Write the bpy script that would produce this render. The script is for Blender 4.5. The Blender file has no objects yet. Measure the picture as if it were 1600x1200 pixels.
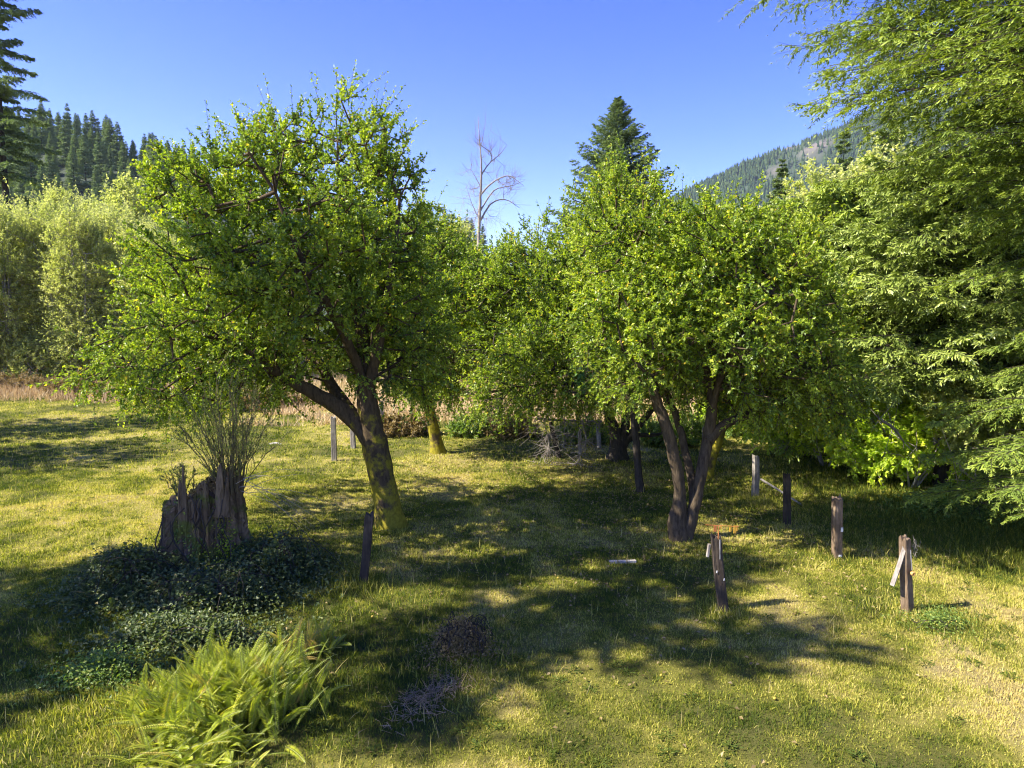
import bpy, math, random
import numpy as np
from mathutils import Vector
R = math.radians
SC = bpy.context.scene
COL = SC.collection
# ------------------------------------------------------------------ camera
CAMZ = 5.0; F = 1067.0; PITCH = math.atan(100/1067)
cam = bpy.data.cameras.new('camera'); cam.sensor_width = 36; cam.lens = 36*F/1600
cam.clip_start = .1; cam.clip_end = 12000
co = bpy.data.objects.new('camera', cam); COL.objects.link(co)
co.location = (0, 0, CAMZ); co.rotation_euler = (math.pi/2-PITCH, 0, 0)
SC.camera = co
# ------------------------------------------------------------------ light
SUN_EL, SUN_AZ = 43, 257           # azimuth clockwise from +Y : the sun stands to the left
w = bpy.data.worlds.new('World'); SC.world = w; w.use_nodes = True
nt = w.node_tree; bg = nt.nodes['Background']
sky = nt.nodes.new('ShaderNodeTexSky'); sky.sky_type = 'NISHITA'; sky.sun_disc = False
sky.sun_elevation = R(SUN_EL); sky.sun_rotation = R(SUN_AZ)
sky.altitude = 300; sky.air_density = 1.0; sky.dust_density = .05; sky.ozone_density = 3.0
hs = nt.nodes.new('ShaderNodeHueSaturation'); hs.inputs['Hue'].default_value = .536
hs.inputs['Saturation'].default_value = 1.4; hs.inputs['Value'].default_value = 1.12
nt.links.new(sky.outputs[0], hs.inputs['Color']); nt.links.new(hs.outputs[0], bg.inputs[0])
bg.inputs[1].default_value = .10
sl = bpy.data.lights.new('sun', 'SUN'); sl.energy = 5.0; sl.angle = R(.5); sl.color = (1, .93, .80)
so = bpy.data.objects.new('sun', sl); COL.objects.link(so)
a = R(SUN_AZ); sd = Vector((math.sin(a)*math.cos(R(SUN_EL)), math.cos(a)*math.cos(R(SUN_EL)), math.sin(R(SUN_EL))))
so.rotation_euler = sd.to_track_quat('Z', 'Y').to_euler(); so.location = sd*80
SC.view_settings.view_transform = 'Standard'; SC.view_settings.look = 'None'
SC.view_settings.exposure = 1.66; SC.view_settings.gamma = 1
SC.render.engine = 'CYCLES'
cy = SC.cycles; cy.max_bounces = 6; cy.diffuse_bounces = 4; cy.glossy_bounces = 2
cy.transmission_bounces = 4; cy.transparent_max_bounces = 4; cy.volume_bounces = 0
cy.use_denoising = True; cy.filter_width = 1.15
try: cy.denoiser = 'OPENIMAGEDENOISE'; cy.denoising_prefilter = 'ACCURATE'
except Exception: pass

# ------------------------------------------------------------------ helpers
def ray(px, py):
    x = (px-800)/F; y = -(py-600)/F
    c, s = math.cos(PITCH), math.sin(PITCH)
    return np.array([x, c+y*s, -s+y*c])
def G(px, py, dz=0.):            # ground point that the photograph shows at a pixel
    d = ray(px, py); t = -CAMZ/d[2]; p = d*t
    return np.array([p[0], p[1], gh(p[0], p[1])+dz])
def P(px, py, Y):                # point seen at a pixel at a known distance Y
    d = ray(px, py); t = Y/d[1]
    return np.array([d[0]*t, Y, CAMZ+d[2]*t])
def nrm(v): return v/(np.linalg.norm(v, axis=-1, keepdims=True)+1e-9)
def _h(ix, iy, s):
    n = (ix.astype(np.int64)*374761393+iy.astype(np.int64)*668265263+s*974634777) & 0xffffffff
    n = ((n ^ (n >> 13))*1274126177) & 0xffffffff
    return ((n ^ (n >> 16)) & 0xffff)/65535.0
def vn(x, y, s=0):
    x = np.asarray(x, float); y = np.asarray(y, float)
    ix = np.floor(x); iy = np.floor(y); fx = x-ix; fy = y-iy
    fx = fx*fx*(3-2*fx); fy = fy*fy*(3-2*fy)
    a = _h(ix, iy, s); b = _h(ix+1, iy, s); c = _h(ix, iy+1, s); d = _h(ix+1, iy+1, s)
    return (a*(1-fx)+b*fx)*(1-fy)+(c*(1-fx)+d*fx)*fy
def fbm(x, y, s=0, o=4):
    r = 0; a = .5; t = 0
    for k in range(o):
        r = r+a*vn(np.asarray(x)*2**k+k*7.3, np.asarray(y)*2**k+k*3.1, s+k); t += a; a *= .55
    return r/t
def gs(x, y, cx, cy_, sx, sy=None): return np.exp(-((x-cx)/sx)**2-((y-cy_)/(sy or sx))**2)
def gh(x, y):
    f = np.clip(1-(np.abs(y)-60)/60, 0, 1)
    z = f*(.30*(fbm(np.asarray(x)/7, np.asarray(y)/7, 3)-.5)+.10*(fbm(np.asarray(x)/1.3, np.asarray(y)/1.3, 9, 2)-.5))
    z = z+.30*gs(x, y, -5.9, 13.6, 2.2, 1.8)+.16*gs(x, y, -.75, 9.7, .5)+.5*gs(x, y, -32, 44, 10, 5)
    return z if np.ndim(z) else float(z)
class MB:
    def __init__(s): s.V = []; s.T = []; s.A = []; s.n = 0
    def add(s, V, T, a=0.):
        V = np.asarray(V, float).reshape(-1, 3); T = np.asarray(T, np.int64).reshape(-1, 3)
        s.V.append(V); s.T.append(T+s.n); s.n += len(V)
        s.A.append(np.broadcast_to(np.asarray(a, float), (len(V),)) if np.ndim(a) == 0 else np.asarray(a, float))
        return s
    def build(s, name, mat, parent=None, origin=(0, 0, 0), smooth=False, extra=None, own=False):
        V = np.concatenate(s.V)-np.asarray(origin); T = np.concatenate(s.T)
        m = bpy.data.meshes.new(name); m.vertices.add(len(V)); m.vertices.foreach_set('co', V.astype(np.float32).ravel())
        m.loops.add(len(T)*3); m.loops.foreach_set('vertex_index', T.astype(np.int32).ravel())
        m.polygons.add(len(T)); m.polygons.foreach_set('loop_start', np.arange(0, len(T)*3, 3, dtype=np.int32))
        at = m.attributes.new('v', 'FLOAT', 'POINT'); at.data.foreach_set('value', np.concatenate(s.A).astype(np.float32))
        for k, q in (extra or {}).items():
            at = m.attributes.new(k, 'FLOAT', 'POINT'); at.data.foreach_set('value', np.asarray(q, np.float32))
        m.update(calc_edges=True)
        if not smooth: m.shade_flat()
        m.materials.append(mat)
        o = bpy.data.objects.new(name, m); COL.objects.link(o)
        if parent is not None: o.parent = parent
        elif own: o.location = origin
        return o
def tag(o, label=None, cat=None, group=None, kind=None):
    for k, q in (('label', label), ('category', cat), ('group', group), ('kind', kind)):
        if q: o[k] = q
    return o
def empty(name, loc, label, cat, group=None):
    o = bpy.data.objects.new(name, None); COL.objects.link(o); o.location = loc; o.empty_display_size = .3
    return tag(o, label, cat, group)
def copy_tree(o, loc, rz=0, sc=1, label=None):
    c = o.copy(); COL.objects.link(c); c.location = loc; c.rotation_euler = (0, 0, rz)
    c.scale = (sc, sc, sc) if np.ndim(sc) == 0 else sc
    if label: c['label'] = label
    for ch in list(o.children):
        d = ch.copy(); COL.objects.link(d); d.parent = c
    return c
def kites(b, d, n, L, W, fold=.22, droop=.08):
    d = nrm(d); s = nrm(np.cross(d, n)); n2 = np.cross(s, d)
    L = np.broadcast_to(np.asarray(L, float), (len(b),))[:, None]; W = np.broadcast_to(np.asarray(W, float), (len(b),))[:, None]
    m = b+d*L*.45; V = np.stack([b, m+s*W*.5+n2*W*fold, b+d*L-n2*L*droop, m-s*W*.5+n2*W*fold], 1).reshape(-1, 3)
    i = np.arange(len(b))[:, None]*4
    return V, np.concatenate([i+[0, 1, 2], i+[0, 2, 3]], 1).reshape(-1, 3)
def fingers(b, d, n, L, W, v, tipv=.3):
    d = nrm(d); s = nrm(np.cross(d, n)); n2 = np.cross(s, d); L = L[:, None]; W = W[:, None]
    a1 = b+d*L*.12; a2 = b+d*L*.72-n2*L*.05; V = np.stack([b, a1+s*W*.42+n2*W*.12, a2+s*W*.5, b+d*L-n2*L*.12, a2-s*W*.5, a1-s*W*.42+n2*W*.12], 1).reshape(-1, 3)
    i = np.arange(len(b))[:, None]*6; vv = np.clip(v[:, None]+np.array([-.12, -.08, .0, tipv, .0, -.08])[None]*1., 0, 1).ravel()
    return V, np.concatenate([i+[0, 1, 5], i+[1, 2, 5], i+[2, 4, 5], i+[2, 3, 4]], 1).reshape(-1, 3), vv
def tubes(p0, p1, r0, r1, k=4):
    N = len(p0); d = nrm(p1-p0); up = np.where(np.abs(d[:, 2:3]) > .9, [[1., 0, 0]], [[0, 0, 1.]])
    a = nrm(np.cross(d, up)); b = np.cross(d, a)
    t = np.arange(k)*2*math.pi/k; c = np.cos(t)[None, :, None]; s = np.sin(t)[None, :, None]
    ring = a[:, None]*c+b[:, None]*s
    r0 = np.broadcast_to(r0, (N,))[:, None, None]; r1 = np.broadcast_to(r1, (N,))[:, None, None]
    V = np.concatenate([p0[:, None]+ring*r0, p1[:, None]+ring*r1], 1).reshape(-1, 3)
    j = np.arange(k); j2 = (j+1) % k
    t1 = np.stack([j, j2, j2+k], 1); t2 = np.stack([j, j2+k, j+k], 1)
    T = (np.arange(N)[:, None, None]*2*k+np.concatenate([t1, t2])[None]).reshape(-1, 3)
    return V, T
def catmull(pts, step=.15):
    pts = np.asarray(pts, float)
    Q = np.vstack([2*pts[0]-pts[1], pts, 2*pts[-1]-pts[-2]]); out = []
    for i in range(1, len(Q)-2):
        n = max(2, int(np.linalg.norm(Q[i+1][:3]-Q[i][:3])/step)); t = np.linspace(0, 1, n, endpoint=False)[:, None]
        out.append(.5*(2*Q[i]+(Q[i+1]-Q[i-1])*t+(2*Q[i-1]-5*Q[i]+4*Q[i+1]-Q[i+2])*t*t+(3*Q[i]-3*Q[i+1]+Q[i+2]-Q[i-1])*t**3))
    out.append(Q[-2:-1]); return np.vstack(out)
def sweep(P4, k=16, rough=.12, seed=0, flare=0, jit=.0):
    """P4 : rows x,y,z,radius already resampled"""
    rg = np.random.default_rng(seed); n = len(P4); p = P4[:, :3].copy(); r = P4[:, 3]
    if jit: p[1:-1] += rg.normal(0, jit, (n-2, 3))
    t = nrm(np.gradient(p, axis=0)); a = np.cross(t[0], [0, 1, .1]); a = nrm(a); V = []
    th = np.arange(k)*2*math.pi/k; ph = rg.uniform(0, 6.28, 5)
    for i in range(n):
        a = nrm(a-t[i]*np.dot(a, t[i])); b = np.cross(t[i], a)
        s = i*.09
        q = 1+rough*(.5*np.sin(3*th+ph[0]+s)+.35*np.sin(5*th+ph[1]-s*1.7)+.3*np.sin(8*th+ph[2]+s*.8)+.25*rg.normal(0, 1, k)*.6)
        if flare:
            fl = flare*math.exp(-i*.15/.28); q = q*(1+fl*(.55+.45*np.sin(5*th+ph[3])))
        V.append(p[i]+(a*np.cos(th)[:, None]+b*np.sin(th)[:, None])*(r[i]*q)[:, None])
    V = np.vstack(V+[p[-1:]+t[-1]*r[-1]*.4]); T = []
    j = np.arange(k); j2 = (j+1) % k
    for i in range(n-1):
        o = i*k; T += [np.stack([o+j, o+j2, o+j2+k], 1), np.stack([o+j, o+j2+k, o+j+k], 1)]
    T.append(np.stack([(n-1)*k+j, (n-1)*k+j2, np.full(k, n*k)], 1))
    return V, np.vstack(T)
# ------------------------------------------------------------------ materials
class NT:
    def __init__(s, name):
        s.m = bpy.data.materials.new(name); s.m.use_nodes = True; s.t = s.m.node_tree
        s.bs = s.t.nodes['Principled BSDF']; s.out = s.t.nodes['Material Output']
    def n(s, ty, **k):
        x = s.t.nodes.new(ty)
        for a, q in k.items():
            if a.startswith('_'): setattr(x, a[1:], q)
            else: x.inputs[a.replace('_', ' ')].default_value = q
        return x
    def l(s, a, b): s.t.links.new(a, b)
    def ramp(s, src, stops):
        r = s.n('ShaderNodeValToRGB'); e = r.color_ramp.elements
        while len(e) < len(stops): e.new(.5)
        for el, (p, c) in zip(e, stops): el.position = p; el.color = (*c, 1)
        s.l(src, r.inputs[0]); return r.outputs[0]
    def noise(s, scale, detail=4, rough=.6, vec=None, stretch=None):
        x = s.n('ShaderNodeTexNoise', Scale=scale, Detail=detail, Roughness=rough)
        if vec is None: vec = s.n('ShaderNodeTexCoord').outputs['Object']
        if stretch:
            mp = s.n('ShaderNodeMapping'); mp.inputs['Scale'].default_value = stretch; s.l(vec, mp.inputs[0]); vec = mp.outputs[0]
        s.l(vec, x.inputs['Vector']); return x.outputs['Fac']
    def attr(s, nm): x = s.n('ShaderNodeAttribute'); x.attribute_name = nm; return x.outputs['Fac']
    def mix(s, f, a, b, mode='MIX'):
        x = s.n('ShaderNodeMix'); x.data_type = 'RGBA'; x.blend_type = mode
        for q, i in ((f, 0), (a, 6), (b, 7)):
            if hasattr(q, 'links'): s.l(q, x.inputs[i])
            elif i == 0: x.inputs[0].default_value = q
            else: x.inputs[i].default_value = (*q, 1)
        return x.outputs[2]
    def math(s, op, a, b=0., clamp=False):
        x = s.n('ShaderNodeMath'); x.operation = op; x.use_clamp = clamp
        for q, i in ((a, 0), (b, 1)):
            if hasattr(q, 'links'): s.l(q, x.inputs[i])
            else: x.inputs[i].default_value = q
        return x.outputs[0]
    def bump(s, h, st=.5, d=.02):
        b = s.n('ShaderNodeBump', Strength=st, Distance=d); s.l(h, b.inputs['Height']); s.l(b.outputs[0], s.bs.inputs['Normal'])
def leafmat(name, stops, trans=.35, tcol=(1.5, 1.6, .45), rough=.5, spec=.35, k=2.15):
    stops = [(p, tuple(min(.8, q*k) for q in c)) for p, c in stops]
    m = NT(name); c = m.ramp(m.attr('v'), stops); m.l(c, m.bs.inputs['Base Color'])
    m.bs.inputs['Roughness'].default_value = rough; m.bs.inputs['Specular IOR Level'].default_value = spec
    tr = m.n('ShaderNodeBsdfTranslucent'); m.l(m.mix(1., c, tcol, 'MULTIPLY'), tr.inputs[0])
    mx = m.n('ShaderNodeMixShader', Fac=trans); m.l(m.bs.outputs[0], mx.inputs[1]); m.l(tr.outputs[0], mx.inputs[2])
    m.l(mx.outputs[0], m.out.inputs[0]); return m.m
def barkmat(name, c1, c2, moss=None, mossamt=.5, scale=6, st=(1, 1, .25), bump=.8):
    m = NT(name); a = m.noise(scale*2.5, 6, .7, stretch=st); c = m.ramp(a, [(.3, c1), (.7, c2)])
    if moss:
        z = m.n('ShaderNodeSeparateXYZ'); m.l(m.n('ShaderNodeTexCoord').outputs['Object'], z.inputs[0])
        low = m.math('MULTIPLY', z.outputs[2], -.09)
        f = m.math('ADD', m.math('ADD', m.noise(2.2, 5, .65), low), mossamt-.45)
        f = m.ramp(f, [(.46, (0, 0, 0)), (.56, (1, 1, 1))])
        c = m.mix(f, c, m.ramp(m.noise(14, 3), [(.3, moss), (.7, tuple(q*1.8 for q in moss))]))
    m.l(c, m.bs.inputs['Base Color']); m.bs.inputs['Roughness'].default_value = .9
    m.bs.inputs['Specular IOR Level'].default_value = .15; m.bump(a, bump, .03); return m.m
FRUIT = [(0, (.030, .055, .010)), (.35, (.078, .115, .014)), (.7, (.165, .200, .020)), (.95, (.25, .27, .035)), (1, (.32, .24, .03))]
FDARK = [(0, (.022, .060, .018)), (.5, (.040, .095, .025)), (1, (.085, .145, .03))]
M = {}
M['fruit'] = leafmat('fruit_leaf', FRUIT, .42, rough=.42, spec=.45)
M['fruit_dark'] = leafmat('fruit_leaf_dark', FDARK, .3)
M['alder'] = leafmat('alder_leaf', [(0, (.115, .14, .035)), (.4, (.23, .25, .065)), (.8, (.34, .34, .13)), (1, (.40, .37, .18))], .5, (1.15, 1.2, .7), k=2.0)
M['hedge'] = leafmat('hedge_leaf', [(0, (.04, .075, .018)), (.5, (.08, .12, .025)), (.85, (.16, .18, .035)), (1, (.28, .22, .06))], .35)
M['brown'] = leafmat('brown_leaf', [(0, (.12, .09, .035)), (.6, (.24, .18, .07)), (1, (.34, .26, .12))], .3, (1.2, 1.1, .6), k=1.2)
M['vine'] = leafmat('vine_leaf', [(0, (.10, .14, .014)), (.5, (.20, .25, .025)), (1, (.34, .34, .05))], .5, k=2.3)
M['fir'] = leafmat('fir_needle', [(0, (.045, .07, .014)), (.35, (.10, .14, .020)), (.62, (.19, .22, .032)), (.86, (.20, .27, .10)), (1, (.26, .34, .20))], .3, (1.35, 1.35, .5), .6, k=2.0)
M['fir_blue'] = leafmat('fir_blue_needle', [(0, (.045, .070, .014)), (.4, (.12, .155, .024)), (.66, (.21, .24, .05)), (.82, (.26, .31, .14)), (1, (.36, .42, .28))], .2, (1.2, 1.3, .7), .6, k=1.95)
M['spruce'] = leafmat('spruce_needle', [(0, (.04, .062, .03)), (.5, (.09, .12, .05)), (1, (.16, .19, .07))], .2, rough=.7)
M['mtnfir'] = leafmat('mountain_needle', [(0, (.018, .036, .018)), (.5, (.035, .06, .026)), (1, (.06, .085, .03))], .05, rough=1, spec=0, k=1.25)
M['farfir'] = leafmat('far_needle', [(0, (.055, .09, .045)), (.5, (.11, .145, .065)), (1, (.19, .20, .08))], .1, rough=.8)
M['fern'] = leafmat('fern_frond', [(0, (.06, .09, .010)), (.5, (.15, .18, .014)), (.85, (.26, .27, .03)), (1, (.30, .22, .06))], .4, (1.3, 1.3, .5), k=2.1)
M['bramble'] = leafmat('bramble_leaf', [(0, (.03, .05, .018)), (.6, (.07, .095, .028)), (.9, (.14, .15, .04)), (1, (.22, .14, .05))], .25, k=1.5)
M['broom'] = leafmat('broom_leaf', [(0, (.07, .09, .025)), (.7, (.15, .16, .045)), (1, (.25, .22, .07))], .3)
M['deadgrass'] = leafmat('dead_grass', [(0, (.20, .14, .07)), (.5, (.36, .27, .14)), (1, (.52, .42, .24))], .25, (1.1, 1, .8), k=1.5)
M['bark_moss'] = barkmat('mossy_bark', (.035, .026, .014), (.13, .092, .052), (.17, .145, .014), .57)
M['bark'] = barkmat('fruit_bark', (.030, .022, .013), (.135, .10, .062), (.06, .065, .012), .30)
M['bark_dark'] = barkmat('dark_bark', (.022, .019, .016), (.08, .065, .05), (.06, .06, .012), .2)
M['bark_pale'] = barkmat('pale_bark', (.20, .18, .14), (.42, .38, .32))
M['bark_dead'] = barkmat('dead_bark', (.19, .16, .13), (.40, .35, .30))
M['twig'] = barkmat('olive_twig', (.09, .075, .035), (.20, .16, .09))
M['stump'] = barkmat('rotten_wood', (.040, .026, .012), (.27, .195, .11), (.085, .095, .02), .50, 4, (1, 1, .12), 1)
M['soil'] = barkmat('rotten_soil', (.03, .022, .014), (.10, .065, .035), (.07, .08, .02), .4, 5, (1, 1, 1), 1)
def woodmat(name, c1, c2, c3):
    m = NT(name); a = m.noise(9, 6, .7, stretch=(4, 4, .35)); b = m.noise(2.2, 3)
    c = m.mix(m.ramp(b, [(.45, (0, 0, 0)), (.62, (1, 1, 1))]), m.ramp(a, [(.32, c1), (.62, c2)]), m.ramp(a, [(.4, c2), (.7, c3)]))
    m.l(c, m.bs.inputs['Base Color']); m.bs.inputs['Roughness'].default_value = .85; m.bump(a, .9, .015); return m.m
M['post_dark'] = woodmat('creosoted_wood', (.014, .010, .006), (.048, .032, .018), (.14, .105, .07))
M['post_brown'] = woodmat('weathered_brown_wood', (.06, .038, .020), (.18, .12, .07), (.34, .26, .17))
M['post_grey'] = woodmat('silver_grey_wood', (.10, .085, .07), (.27, .235, .20), (.42, .38, .33))
def flat(name, c, rough=.8, metal=0, var=.3):
    m = NT(name); a = m.noise(14, 4); m.l(m.ramp(a, [(.3, tuple(q*(1-var) for q in c)), (.7, tuple(q*(1+var) for q in c))]), m.bs.inputs['Base Color'])
    m.bs.inputs['Roughness'].default_value = rough; m.bs.inputs['Metallic'].default_value = metal; return m.m
M['rust'] = flat('rust', (.34, .12, .03), .85, 0, .5)
M['tape'] = flat('orange_plastic', (.55, .30, .03), .6)
M['iron'] = flat('grey_iron', (.28, .27, .27), .5, .4)
M['white'] = flat('white_paint', (.6, .6, .58), .7)
M['insul'] = flat('orange_insulator', (.60, .33, .10), .5)
M['concrete'] = flat('concrete', (.42, .39, .34), .9, 0, .2)
M['rock'] = flat('rock', (.24, .18, .16), .95, 0, .5)
M['applered'] = flat('yellow_fruit', (.42, .30, .04), .6)

# ------------------------------------------------------------------ ground
def dryness(x, y):
    d = (fbm(x/2.2, y/2.2, 21)-.5)*1.25+(fbm(x/.55, y/.55, 33, 3)-.5)*.75+.38
    d = d+.30*gs(x, y, 8.5, 10, 2.6, 3.5)+.14*gs(x, y, 0, 42, 16, 8)+.10*gs(x, y, 2, 17, 5, 5)+.10*gs(x, y, -7, 24, 6, 9)
    d = d-.04*gs(x, y, 1.5, 8, 3.5, 1.8)+.06*gs(x, y, 5, 9, 5, 3)-.22*gs(x, y, -2.2, 9.6, 1.3, 2.5)-.15*gs(x, y, 11, 17, 3.5, 5)-.1*gs(x, y, -14, 26, 5, 8)
    return np.clip(d, 0, 1)
def axis(a, b, s, far, g=1.16):
    r = list(np.arange(a, b+s, s)); q = s; hi = []; x = r[-1]
    while x < far: q *= g; x += q; hi.append(x)
    lo = []; x = r[0]; q = s
    while x > -far: q *= g; x -= q; lo.append(x)
    return np.array(lo[::-1]+r+hi)
def grid(xs, ys, zf):
    X, Y = np.meshgrid(xs, ys); Z = zf(X, Y); nx, ny = len(xs), len(ys)
    i = (np.arange(ny-1)[:, None]*nx+np.arange(nx-1)[None]).ravel()
    T = np.concatenate([np.stack([i, i+1, i+nx+1], 1), np.stack([i, i+nx+1, i+nx], 1)])
    return np.stack([X, Y, Z], -1).reshape(-1, 3), T
V, T = grid(axis(-24, 24, .22, 9000), axis(4, 42, .22, 9000), gh)
DRY = [(0, (.075, .110, .016)), (.28, (.17, .195, .024)), (.44, (.345, .35, .042)), (.60, (.54, .48, .11)), (.85, (.65, .54, .22)), (1, (.46, .37, .17))]
m = NT('turf'); f = m.math('ADD', m.attr('dry'), m.math('MULTIPLY', m.math('SUBTRACT', m.noise(6, 6, .75), .5), .55))
c = m.ramp(f, DRY); c = m.mix(.62, c, (.10, .08, .035)); m.l(c, m.bs.inputs['Base Color']); m.bs.inputs['Roughness'].default_value = 1
m.bs.inputs['Specular IOR Level'].default_value = .05; m.bump(m.noise(30, 5, .8), 1, .04); M['turf'] = m.m
g = MB().add(V, T); go = g.build('ground', M['turf'], smooth=True, extra={'dry': dryness(V[:, 0], V[:, 1])}); tag(go, kind='structure')
m = NT('grass_blade'); f = m.math('ADD', m.attr('dry'), m.math('MULTIPLY', m.math('SUBTRACT', m.attr('v'), .5), .62)); c = m.ramp(f, DRY)
m.l(c, m.bs.inputs['Base Color']); m.bs.inputs['Roughness'].default_value = .7; m.bs.inputs['Specular IOR Level'].default_value = .2
tr = m.n('ShaderNodeBsdfTranslucent'); m.l(m.mix(1., c, (1.35, 1.45, .6), 'MULTIPLY'), tr.inputs[0]); mx = m.n('ShaderNodeMixShader', Fac=.35)
m.l(m.bs.outputs[0], mx.inputs[1]); m.l(tr.outputs[0], mx.inputs[2]); m.l(mx.outputs[0], m.out.inputs[0]); M['blade'] = m.m
def blades(x, y, L, W, rg, lean=.8):
    n = len(x); b = np.stack([x, y, gh(x, y)-.01], 1); az = rg.uniform(0, 6.28, n); ln = np.abs(rg.normal(0, lean, n))
    d = np.stack([np.cos(az)*ln, np.sin(az)*ln, np.ones(n)], 1); d = nrm(d)
    s = nrm(np.cross(d, rg.normal(0, 1, (n, 3)))); tip = b+d*L[:, None]; mid = b+d*L[:, None]*.5
    tip[:, 2] -= L*.25*ln/(1+ln); W = W[:, None]
    V = np.stack([b-s*W*.5, b+s*W*.5, mid+s*W*.45, tip, mid-s*W*.45], 1).reshape(-1, 3); i = np.arange(n)[:, None]*5
    return V, np.concatenate([i+[0, 1, 2], i+[0, 2, 4], i+[4, 2, 3]], 1).reshape(-1, 3)
rg = np.random.default_rng(5)
def scatter(y0, y1, n, mx=1.0, sl_=.84):
    u = rg.uniform(0, 1, n); y = np.sqrt(y0*y0+(y1*y1-y0*y0)*u); x = rg.uniform(-1, 1, n)*(y*sl_+mx); return x, y
gb = MB(); dr = []
for (y0, y1, n, ln, wd) in ((5.5, 13, 520000, .052, .0078), (13, 22, 380000, .068, .014), (22, 50, 320000, .085, .026)):
    x, y = scatter(y0, y1, n)
    cl = vn(x/.16, y/.16, 77); cl2 = fbm(x/.9, y/.9, 78, 2); keep = rg.uniform(0, 1, n) < .35+1.1*cl*cl2*1.6
    x, y, cl, cl2 = x[keep], y[keep], cl[keep], cl2[keep]
    L = ln*(.45+1.5*cl*cl2+.5*rg.uniform(0, 1, len(x))); V, T = blades(x, y, L, wd*rg.uniform(.6, 1.2, len(x)), rg)
    gb.add(V, T, np.repeat(rg.uniform(0, 1, len(x)), 5)); dr.append(np.repeat(dryness(x, y)-.07*cl, 5))
n = 5200; cx, cy_ = scatter(5.5, 34, n); k = rg.uniform(0, 1, n) < .15+1.5*np.clip(fbm(cx/1.8, cy_/1.8, 91)-.35, 0, 1); cx, cy_ = cx[k], cy_[k]; q = 34
x = np.repeat(cx, q)+rg.normal(0, .045, len(cx)*q); y = np.repeat(cy_, q)+rg.normal(0, .045, len(cx)*q); tl = np.repeat(rg.uniform(.06, .13, len(cx)), q)
V, T = blades(x, y, tl*rg.uniform(.5, 1.2, len(x)), np.full(len(x), .0072)*(1+y/20), rg, .9); gb.add(V, T, np.repeat(rg.uniform(0, 1, len(x)), 5)); dr.append(np.repeat(np.clip(dryness(x, y)*.55+np.repeat(rg.normal(.02, .16, len(cx)), q), 0, 1), 5))
go = gb.build('grass', M['blade'], extra={'dry': np.concatenate(dr)}); tag(go, 'short patchy green and straw coloured pasture grass', 'grass', kind='stuff')
# taller rough grass: shaded patches and far dry meadow
gb = MB(); dr = []
def rough(cx, cy_, sx, sy, n, L, W, dry, lean=.7):
    x = rg.normal(cx, sx, n); y = rg.normal(cy_, sy, n); V, T = blades(x, y, L*rg.uniform(.4, 1.2, n), np.full(n, W), rg, lean)
    gb.add(V, T, np.repeat(rg.uniform(0, 1, n), 5)); dr.append(np.repeat(np.full(n, dry)+.12*rg.normal(0, 1, n), 5))
TUFTS = []
for (px, py, s, n, L, dr_) in ((1415, 962, .28, 900, .16, .55), (1130, 958, .22, 800, .18, .35), (1180, 782, .45, 1500, .24, .42), (1308, 880, .25, 600, .16, .2),
        (568, 915, .35, 1200, .2, .25), (610, 822, .5, 1000, .16, .3), (1065, 845, .5, 900, .14, .3), (1470, 980, .5, 2200, .13, .12), (720, 1030, .6, 2600, .16, .25),
        (640, 960, 1.0, 3500, .14, .1), (250, 1040, .9, 5000, .12, .25), (130, 1000, .9, 4000, .11, .12), (540, 1100, .5, 2500, .13, .08), (170, 1120, .6, 2600, .14, .45),
        (1500, 800, 2.4, 16000, .28, .12), (1330, 740, 1.8, 7000, .22, .2), (1560, 860, 1.1, 7000, .25, .14), (1380, 840, 1.0, 3500, .16, .15)):
    p = G(px, py); rough(p[0], p[1], s, s, n, L, .011, dr_)
n = 5200; x, y = scatter(6, 26, n); k = fbm(x/1.5, y/1.5, 55) > .45; x, y = x[k], y[k]; V, T = blades(x, y, rg.uniform(.12, .34, len(x)), np.full(len(x), .006)*(1+y/30), rg, .45)
gb.add(V, T, np.repeat(rg.uniform(0, 1, len(x)), 5)); dr.append(np.repeat(rg.uniform(.5, .95, len(x)), 5))
nc = 420; cx, cy_ = scatter(6, 24, nc); q = 40; a_ = rg.uniform(0, 6.28, nc*q); r_ = rg.uniform(0, .10, nc*q); x = np.repeat(cx, q)+np.cos(a_)*r_; y = np.repeat(cy_, q)+np.sin(a_)*r_
b_ = np.stack([x, y, gh(x, y)+.015+rg.uniform(0, .03, len(x))], 1); KV, KT = kites(b_, np.stack([np.cos(a_), np.sin(a_), rg.uniform(0, .5, len(x))], 1), rg.normal(0, .3, b_.shape)+[0, 0, 1], rg.uniform(.03, .08, len(x)), .02)
gb.add(KV, KT, np.repeat(rg.uniform(0, .6, len(x)), 4)); dr.append(np.repeat(np.full(len(x), .14), 4))
tag(gb.build('rough_grass', M['blade'], extra={'dry': np.concatenate(dr)}), 'taller unmown grass tufts at posts, trunks and shaded edges', 'grass', kind='stuff')
gb = MB(); n = 60000; x = rg.uniform(-75, 60, n); y = rg.uniform(40, 66, n); L = (.35+.9*fbm(x/3, y/3, 5))*rg.uniform(.5, 1.2, n)
V, T = blades(x, y, L, np.full(n, .035), rg, .5); gb.add(V, T, np.repeat(rg.uniform(.25, 1, n), 5))
n = 42000; x = rg.uniform(-13, 13, n); y = rg.uniform(32, 46, n); k = fbm(x/2, y/2, 15) > .42-(y-36)*.02; x, y = x[k], y[k]; L = (.25+.5*fbm(x/2, y/2, 6))*rg.uniform(.5, 1.2, len(x))
V, T = blades(x, y, L, np.full(len(x), .028), rg, .6); gb.add(V, T, np.repeat(rg.uniform(.3, 1, len(x)), 5))
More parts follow.
